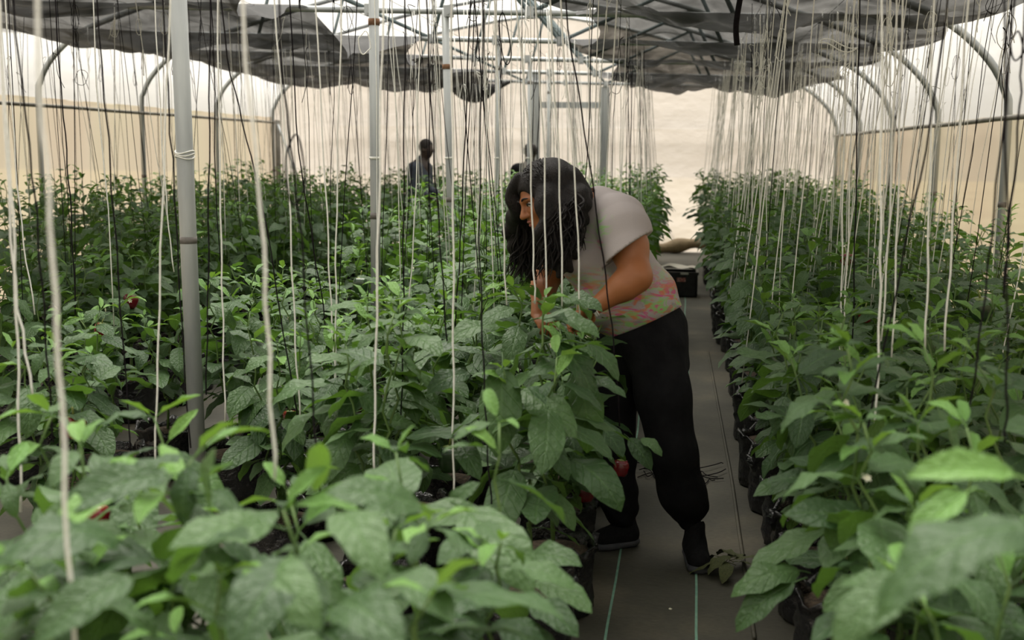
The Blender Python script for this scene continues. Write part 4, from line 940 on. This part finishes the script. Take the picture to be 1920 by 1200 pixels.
    for sh_, en, ctr in ((shL, P(1184, 462, 4.49), P(1179, 464, 4.48)), (shR, P(1040, 495, 4.87), P(1046, 490, 4.87))):
        n_ = _n(np.array([0.60, -0.12, -0.79]) if sh_ is shL else en-sh_); dd_ = (X-ctr[0])*n_[0]+(Y-ctr[1])*n_[1]+(Z-ctr[2])*n_[2]
        q = (X-ctr[0])**2+(Y-ctr[1])**2+(Z-ctr[2])**2; T.g = np.where(q < 0.15**2, np.maximum(T.g, dd_), T.g).astype(np.float32)
        T.cone(ctr-n_*0.012, ctr+n_*0.08, 0.076, 0.100, 0.006, 'sub')
    T.ell(neck0+np.array([-0.02, -0.005, 0.035]), (0.062, 0.066, 0.05), None, 0.01, 'sub')
    put(T.mesh('shirt', MAT['shirt']), 'shirt', 'grey short sleeved shirt with green and pink tie-dye')
    # joggers
    J = Vox((-0.45, 4.35, 0.03), (0.35, 5.15, 1.12), 0.007)
    J.ell(P(1205, 612, 4.76), (0.150, 0.185, 0.15), None, 0.05); J.cone(P(1238, 620, 4.77), P(1240, 680, 4.76), 0.110, 0.115, 0.06)
    J.chain([hipL, P(1243, 740, 4.64), P(1262, 850, 4.62), P(1279, 925, 4.66), P(1291, 948, 4.68)], [0.118, 0.108, 0.094, 0.090, 0.080], 0.04)
    J.chain([hipR, P(1152, 740, 4.79), P(1156, 850, 4.79), P(1160, 930, 4.79), P(1164, 960, 4.79)], [0.110, 0.092, 0.078, 0.074, 0.070], 0.04)
    for c, r in ((P(1294, 955, 4.68), 0.076), (P(1167, 952, 4.79), 0.068)):
        J.cone(c+np.array([0.0, 0, 0.004]), c+np.array([0.0, 0, -0.040]), r, r*0.62, 0.008)
    J.wrinkle(lambda X, Y, Z: 0.004*np.sin(42*(Z+0.5*X)+5*np.sin(7*X+6*Z))*np.clip((0.45-Z)/0.3, 0.25, 1.3))
    put(J.mesh('joggers', MAT['blackcloth']), 'joggers', 'loose black joggers with gathered cuffs')
    # shoes
    for an, he, to, nm in ((anL, heelL, toeL, 'l'), (anR, heelR, toeR, 'r')):
        d = _n(to-he); he2 = he-d*0.02; Z1 = np.array([0, 0, 1.0]); c = (he2+to)/2
        K = Vox(np.minimum(he2, to)-np.array([0.1, 0.1, 0.0])-np.array([0, 0, 0.02]), np.maximum(he2, to)+np.array([0.1, 0.1, 0.20]), 0.0045)
        K.cone(he2+Z1*0.05+d*0.035, to+Z1*0.040-d*0.05, 0.040, 0.036, 0.03); K.cone(he2+d*0.10+Z1*0.055, to+Z1*0.036-d*0.045, 0.042, 0.042, 0.03)
        K.cone(he2+Z1*0.06+d*0.045, an+Z1*0.055+d*0.01, 0.042, 0.042, 0.04); K.plane(he2+Z1*0.030, -Z1, 0.004)
        if nm == 'l': K.cone(an+Z1*0.045, an+Z1*0.14, 0.034, 0.036, 0.004, 'sub')
        so = put(K.mesh('shoe', MAT['knit']), 'shoe', 'black knit slip-on shoe')
        K = Vox(np.minimum(he2, to)-np.array([0.1, 0.1, 0.02]), np.maximum(he2, to)+np.array([0.1, 0.1, 0.09]), 0.004)
        fl = (Z1, 0.55)
        K.cone(he2+d*0.035+Z1*0.022, he2+d*0.12+Z1*0.016, 0.049, 0.044, 0.02, flat=fl); K.cone(he2+d*0.12+Z1*0.016, to-d*0.045+Z1*0.016, 0.044, 0.050, 0.02, flat=fl)
        K.plane(np.array([0, 0, 0.001]), -Z1, 0.002); K.plane(he2+Z1*0.042, Z1, 0.004)
        me = K.mesh('sole', MAT['sole']); me.transform(Matrix.Translation(-RL)); o = new_obj('sole', me, so); o['label'] = 'dark grey rubber sole'
    # watch
    d = _n(wrL-elL); n0 = _n(np.cross(d, [0, 1, 0])); n1 = np.cross(d, n0); c = wrL-d*0.005; b = MB()
    for k in range(2): b.tube([c+d*(0.004+0.008*k)+(n0*math.cos(a)+n1*math.sin(a))*0.032 for a in np.linspace(0, 6.2832, 20)], 0.005, 6)
    w = put(b.mesh('watch_strap', MAT['pale']), 'watch_strap', 'pale watch strap')
    b = MB(); cc = P(1078, 590, 4.40); b.ell = None
    mm = Matrix.Translation(Vector(c+d*0.008-n0*0.0+_n(ray(1100, 580))*-0.034-RL.to_tuple()*np.array(1.0))) if False else None
    vd = -_n(ray(1100, 580)); b.tube([c+d*0.008+vd*0.030, c+d*0.008+vd*0.041], 0.017, 14); put(b.mesh('watch', MAT['blackgloss']), 'watch', 'black wrist watch')
    # hair: cap with parted strands and long wavy locks
    Hr = Vox((-0.85, 4.2, 0.95), (-0.1, 5.0, 1.75), 0.005)
    Hr.ell(hd(-0.026, 0, 0.040), (0.112, 0.096, 0.108), ax, 0.02); Hr.ell(hd(-0.055, 0, -0.03), (0.085, 0.092, 0.10), ax, 0.04)
    Hr.ell(hd(-0.065, 0.02, 0.055), (0.085, 0.09, 0.085), ax, 0.04)
    # uncover the face
    Hr.ell(hd(0.105, 0.0, -0.030), (0.075, 0.062, 0.098), ax, 0.012, 'sub'); Hr.ell(hd(0.098, 0.012, 0.012), (0.06, 0.052, 0.060), ax, 0.012, 'sub')
    rw = random.Random(4)
    def lock(p0, p1, p2, r0, r1, amp, fr, ph, r_=None):
        pts = catmull([p0, p1, p2], 8); out = []
        for i_, q in enumerate(pts):
            t = i_/(len(pts)-1); out.append(q+amp*t**0.7*np.array([math.sin(fr*t+ph), 0.6*math.cos(fr*t*0.9+ph), 0.15*math.sin(fr*t*1.3)]))
        return out, [r0+(r1-r0)*(i_/(len(pts)-1))**1.3 for i_ in range(len(pts))]
    ends_near = [(1012, 475), (1030, 500), (1045, 515), (1060, 505), (1072, 480), (1020, 445), (1038, 470), (1055, 460), (1080, 440), (1088, 415), (1090, 395)]
    for k, (ex, ey) in enumerate(ends_near):
        q = k/len(ends_near); a0_ = hd(0.018-0.11*q, 0.082-0.028*q, 0.03-0.02*q); e = P(ex, ey, 4.47+0.06*q); mid = (a0_+e)/2+l*0.030+np.array([0.02*q, 0, 0.01])
        pts, rr_ = lock(a0_, mid, e, 0.034, 0.013, 0.020, 13, rw.uniform(0, 6)); Hr.chain(pts, rr_, 0.016)
    for k, (ex, ey) in enumerate([(965, 455), (975, 490), (985, 440), (1000, 500), (970, 420), (1005, 520), (990, 470)]):
        q = k/7; a0_ = hd(0.06-0.10*q, -0.082, 0.02); e = P(ex, ey, 4.76+0.04*q); mid = (a0_+e)/2-l*0.03+np.array([-0.02, 0, 0])
        pts, rr_ = lock(a0_, mid, e, 0.032, 0.012, 0.022, 13, rw.uniform(0, 6)); Hr.chain(pts, rr_, 0.016)
    for k in range(6):   # over the nape to the shoulder
        a0_ = hd(-0.10, 0.05-0.02*k, 0.06-0.02*k); e = P(1092+rw.uniform(-10, 14), 372+6*k, 4.58+0.03*k); pts, rr_ = lock(a0_, (a0_+e)/2+np.array([0, 0, 0.03]), e, 0.03, 0.014, 0.008, 9, k); Hr.chain(pts, rr_, 0.02)
    for k in range(3):     # the parting falls forward past the far temple
        Hr.chain(catmull([hd(0.045, -0.025-0.012*k, 0.125-0.008*k), hd(0.092-0.012*k, -0.066-0.012*k, 0.075), hd(0.092-0.012*k, -0.094-0.008*k, 0.0), P(957+6*k, 430, 4.77), P(968+8*k, 490+8*k, 4.79)], 5), [0.020]*6+[0.024]*6+[0.022]*5+[0.018]*3+[0.012], 0.012)
    hm = put(Hr.mesh('hair', MAT['hair']), 'hair', 'long wavy black hair')
    b = MB()
    for k in range(420):      # strands lying on the mass and curling out at its ends
        side_ = rw.random() < 0.68
        az = rw.uniform(-0.6, 2.6); el_ = rw.uniform(0.2, 1.4); sg = 1 if side_ else -1
        a0_ = hd(-0.035+0.118*math.cos(az)*math.cos(el_)*0.95, sg*(0.104*math.cos(el_)*abs(math.sin(az))+0.004), 0.042+0.116*math.sin(el_))
        if side_:
            q = rw.random(); e = P(1006+82*q**0.8+rw.uniform(-6, 6), 528-60*q-rw.random()**2*90, rw.uniform(4.40, 4.54)); p1 = hd(0.022-0.14*q, 0.118-0.020*q, -0.01)
        else:
            q = rw.random(); e = P(953+rw.uniform(0, 58), 535-rw.random()**1.5*110, rw.uniform(4.68, 4.84)); p1 = hd(0.082-0.12*q, -0.108, 0.0)
        pts = catmull([a0_, p1, (p1+e)/2+np.array([0.0, -0.015, 0.0])*sg, e], 7); ph = rw.uniform(0, 6); fr = rw.uniform(10, 15); am = rw.uniform(0.010, 0.030); out = []
        for i_, p_ in enumerate(pts):
            t = i_/(len(pts)-1); out.append(p_+am*max(0, t-0.3)*1.4*np.array([math.sin(fr*t+ph), 0.5*math.cos(fr*t+ph), 0.2*math.sin(fr*t)]))
        w0 = rw.uniform(0.0022, 0.0052); b.tube(out, [w0*(0.75+0.5*math.sin(math.pi*i_/(len(out)-1)))*(1 if i_ < len(out)-2 else 0.4) for i_ in range(len(out))], 4)
    me = b.mesh('hair_strands', MAT['hair']); me.transform(Matrix.Translation(-RL)); tag(new_obj('hair_strands', me, hm), kind='stuff')
woman()

# ---- the two workers far down the house
def worker(px, headtop, Y, label, lean_, top_m, face, h=0.011):
    c = at(px, headtop, Y); Hh = c[2]; k = Hh/1.72; x0, y0 = c[0]-lean_*0.17, Y; root = empty('person', (x0, y0, 0)); tag(root, label, 'person')
    fx, fy = face; F = np.array([fx, fy, 0.0]); Lf = np.array([-fy, fx, 0.0])
    def q(a, b, z): return np.array([0, 0, z*k])+F*a*k+Lf*b*k+np.array([lean_*0.17*max(0, (z-0.95)/0.75)**1.3, 0, 0])
    V = Vox((-0.5, -0.5, -0.02), (0.6, 0.5, Hh+0.05), h)
    V.ell(q(0.0, 0, 1.615), (0.085*k, 0.075*k, 0.105*k), None, 0.02); V.ell(q(0.035, 0, 1.56), (0.06, 0.055, 0.075), None, 0.03); V.cone(q(0.098, 0, 1.60), q(0.11, 0, 1.575), 0.010, 0.014, 0.02)
    for s_ in (-1, 1): V.ell(q(-0.005, 0.078*s_, 1.59), (0.018, 0.012, 0.028), None, 0.01)
    V.cone(q(0, 0, 1.54), q(-0.02, 0, 1.40), 0.055, 0.065, 0.03); V.chain([q(-0.02, 0, 1.36), q(0, 0, 1.1), q(0, 0, 0.92)], [0.13, 0.13, 0.14], 0.05)
    J = Vox((-0.5, -0.5, 0.75), (0.7, 0.5, Hh), h)
    J.cone(q(-0.02, 0.15, 1.37), q(-0.02, -0.15, 1.37), 0.085, 0.085, 0.05); J.ell(q(0, 0, 1.22), (0.15, 0.20, 0.22), None, 0.06); J.ell(q(0, 0, 0.98), (0.15, 0.18, 0.18), None, 0.06); J.cone(q(-0.02, 0, 1.46), q(-0.02, 0, 1.40), 0.075, 0.09, 0.03)
    for s_ in (-1, 1):
        sh = q(-0.02, 0.19*s_, 1.36); el = q(0.05, 0.23*s_, 1.10); wr = q(0.26, 0.15*s_, 1.02); V.chain([sh, el, wr], [0.05, 0.045, 0.03], 0.03); J.chain([sh, el, el*0.2+wr*0.8], [0.078, 0.066, 0.052], 0.03)
        d = _n(wr-el); V.cone(wr, wr+d*0.08, 0.036, 0.034, 0.02, flat=(np.array([0, 0, 1.0]), 0.6))
        for j in range(4): a = wr+d*0.075+Lf*(j-1.5)*0.019; V.chain([a, a+d*0.04-np.array([0, 0, 0.012]), a+d*0.055-np.array([0, 0, 0.035])], [0.011, 0.010, 0.009], 0.006)
        a = wr+d*0.03-Lf*s_*0.03; V.cone(a, a+d*0.04-Lf*s_*0.03, 0.013, 0.011, 0.008)
        V.chain([q(0, 0.09*s_, 0.92), q(0.02, 0.10*s_, 0.5), q(0, 0.10*s_, 0.08)], [0.09, 0.06, 0.04], 0.03); V.cone(q(-0.03, 0.10*s_, 0.04), q(0.15, 0.11*s_, 0.035), 0.04, 0.034, 0.03)
    new_obj('body', V.mesh('body', MAT['skin_dark']), root); new_obj('jacket', J.mesh('jacket', MAT['jacket' if top_m == 'jacket' else 'blackcloth']), root)
    Tq = Vox((-0.5, -0.5, 0.0), (0.5, 0.5, 1.1), h)
    Tq.ell(q(0, 0, 0.94), (0.14, 0.17, 0.12), None, 0.05)
    for s_ in (-1, 1): Tq.chain([q(0, 0.09*s_, 0.90), q(0.02, 0.10*s_, 0.5), q(0, 0.10*s_, 0.10)], [0.11, 0.09, 0.075], 0.04)
    new_obj('trousers', Tq.mesh('trousers', MAT['blackcloth']), root)
    Hq = Vox((-0.3, -0.3, 1.4*k), (0.5, 0.3, Hh+0.05), 0.008); Hq.ell(q(-0.012, 0, 1.635), (0.092*k, 0.082*k, 0.098*k), None, 0.01); cc = q(0.115, 0, 1.545); Hq.ell(cc, (0.105, 0.10, 0.125), None, 0.01, 'sub')
    new_obj('hair', Hq.mesh('hair', MAT['lash']), root)
worker(803, 262, 14.9, 'worker in dark blue jacket standing among the far plants, facing right', 1.0, 'jacket', (0.97, -0.25))
worker(995, 269, 16.4, 'worker whose dark head shows above the hair of the woman', 0.1, 'black', (0.1, 0.99))

# ------------------------------------------------------------------ crate, leaves and twine on the floor
cA = gnd(1268, 556); c = empty('crate', (cA[0]-0.02, cA[1]+0.12, 0)); tag(c, 'black plastic crate with pale labels standing in the aisle far behind the woman', 'crate')
wx, wy, hz = 0.25, 0.17, 0.29
for nm, lo, hi in (('crate_base', (-wx, -wy, 0), (wx, wy, 0.015)),):
    b = MB(); b.box(lo, hi); b.build(nm, MAT['blackgloss'], c, False)
for nm, lo, hi in (('crate_side', (-wx, -wy, 0.0), (wx, -wy+0.012, hz)), ('crate_side', (-wx, wy-0.012, 0.0), (wx, wy, hz)), ('crate_side', (-wx, -wy, 0.0), (-wx+0.012, wy, hz)), ('crate_side', (wx-0.012, -wy, 0.0), (wx, wy, hz))):
    b = MB(); long = hi[0]-lo[0] > 0.1
    b.box(lo, hi); L = (hi[0]-lo[0]) if long else (hi[1]-lo[1])
    for k in range(7):
        q = -L/2+L*(k+0.5)/7
        if long: b.box((q-0.006, lo[1]-0.008 if lo[1] < 0 else lo[1], 0.02), (q+0.006, hi[1] if lo[1] < 0 else hi[1]+0.008, hz-0.03))
        else: b.box((lo[0]-0.008 if lo[0] < 0 else lo[0], q-0.006, 0.02), (hi[0] if lo[0] < 0 else hi[0]+0.008, q+0.006, hz-0.03))
    b.build(nm, MAT['blackgloss'], c, False)
b = MB()
for (x0, y0, x1, y1) in ((-wx-.018, -wy-.018, wx+.018, -wy), (-wx-.018, wy, wx+.018, wy+.018), (-wx-.018, -wy, -wx, wy), (wx, -wy, wx+.018, wy)): b.box((x0, y0, hz-0.03), (x1, y1, hz))
b.build('crate_rim', MAT['blackgloss'], c, False)
MAT['redlabel'] = noise_mat('red_label', [(0.4, (0.35, 0.06, 0.06)), (0.6, (0.55, 0.32, 0.28))], 40, 0.6, 0)
b = MB(); b.box((0.02, -wy-0.0115, 0.18), (0.12, -wy-0.0085, 0.225)); o = b.build('crate_label', MAT['redlabel'], c, False); o['label'] = 'faded red label'
b = MB(); b.box((0.06, -wy-0.0215, hz-0.027), (0.15, -wy-0.0185, hz-0.004)); o = b.build('crate_label', MAT['pale'], c, False); o['label'] = 'pale label on the rim'
MAT['sheet'] = noise_mat('pale_sheet', [(0.3, (0.70, 0.64, 0.55)), (0.7, (0.80, 0.75, 0.66))], 4, 0.7, 0.2)
rr = np.random.default_rng(2)
sh = sheet('plastic_sheet', lambda u, v: (cA[0]-0.02+(u-0.5)*0.46, cA[1]+0.12+(v-0.5)*0.30, hz+0.008+0.035*math.sin(u*5+v*3)**2+0.03*math.sin(3.1*u)), 18, 12, MAT['sheet'], None); tag(sh, 'crumpled pale plastic sheet lying on the black crate', 'sheet')
# leftover film rolled at the foot of the end wall
MAT['brownfilm'] = noise_mat('dusty_film_roll', [(0.3, (0.20, 0.14, 0.075)), (0.7, (0.34, 0.26, 0.15))], 8, 0.7, 0.4)
b = MB(); pts = [(x, 19.45+0.05*math.sin(x*3), 0.12+0.05*math.sin(x*4.0)) for x in np.linspace(-1.1, 0.75, 22)]; b.tube(pts, [0.10+0.025*math.sin(k*1.1) for k in range(22)], 12)
tag(b.build('film_roll', MAT['brownfilm']), 'dusty rolled film lying at the foot of the far end wall', 'film')

# fallen pepper shoot by the right shoe
fp = gnd(1370, 1075); r = empty('fallen_leaves', (fp[0], fp[1], 0)); tag(r, 'wilted bunch of pepper leaves lying on the aisle beside the right shoe', 'leaves')
for k, (az, s) in enumerate(((3.3, 0.17), (2.6, 0.14), (0.3, 0.13), (1.0, 0.13), (4.6, 0.13), (5.6, 0.12), (2.0, 0.13), (3.9, 0.14))):
    me = LEAVES[(k*2+1) % 6][0].copy(); me.materials[0] = MAT['wilt']
    o = new_obj('leaf', me, r); o.matrix_local = frame((0.02*math.cos(k), 0.02*math.sin(k), 0.035+0.004*k), (math.cos(az), math.sin(az), 0.12), (0.2, 0.1, 1), s)
# small fallen petal
fq = gnd(1256, 1143); b = MB(); b.lathe([(0.001, 0.0), (0.006, 0.001), (0.007, 0.004), (0.001, 0.007)], 8, rf=lambda a, i: 1+0.3*math.cos(a)); o = b.build('fallen_petal', MAT['petal']); o.location = (fq[0], fq[1], 0); tag(o, 'tiny pale petal lying alone on the aisle', 'petal')
# tangle of black twine on the mat behind her
ft = gnd(1215, 888); r5 = random.Random(9)
b = MB()
for k in range(5):
    pts = []
    for j in range(26):
        t = j/25; pts.append((ft[0]-0.05+0.42*t+0.03*math.sin(t*11+k), ft[1]+0.05*k-0.1+0.07*math.sin(t*7+k*1.9)+0.04*math.sin(t*17+k), 0.006+0.004*math.sin(t*20+k)**2+0.003*k))
    b.tube(pts, 0.0027, 5)
tag(b.build('twine_tangle', MAT['bstring']), 'tangle of black twine lying on the aisle behind the woman', 'twine')
# loose folded edge of the mat along the right bags
b = MB(); pts = [gnd(x, y) for x, y in ((1420, 1200), (1404, 1090), (1390, 1000), (1376, 905), (1362, 830), (1345, 740), (1330, 660))]
b.tube([(p[0]-0.01, p[1], 0.006) for p in catmull(pts, 4)], 0.008, 6); tag(b.build('trim_2', MAT['floor']), kind='structure')

# peppers that show
for (px, py, Y, s, red) in ((1163, 893, 4.35, 0.80, True), (1096, 940, 4.10, 1.0, True), (660, 776, 4.5, 0.95, True), (242, 578, 6.2, 1.0, True), (140, 822, 3.7, 1.0, True), (187, 632, 5.4, 0.9, True), (1590, 497, 7.0, 0.9, True), (1622, 605, 5.4, 0.8, True), (545, 800, 4.4, 0.8, True), (185, 990, 3.3, 0.9, True),
                            (677, 550, 5.6, 1.0, False), (845, 885, 4.0, 1.2, False), (1840, 600, 5.0, 1.2, False)):
    add_fruit(px, py, Y, s, red)
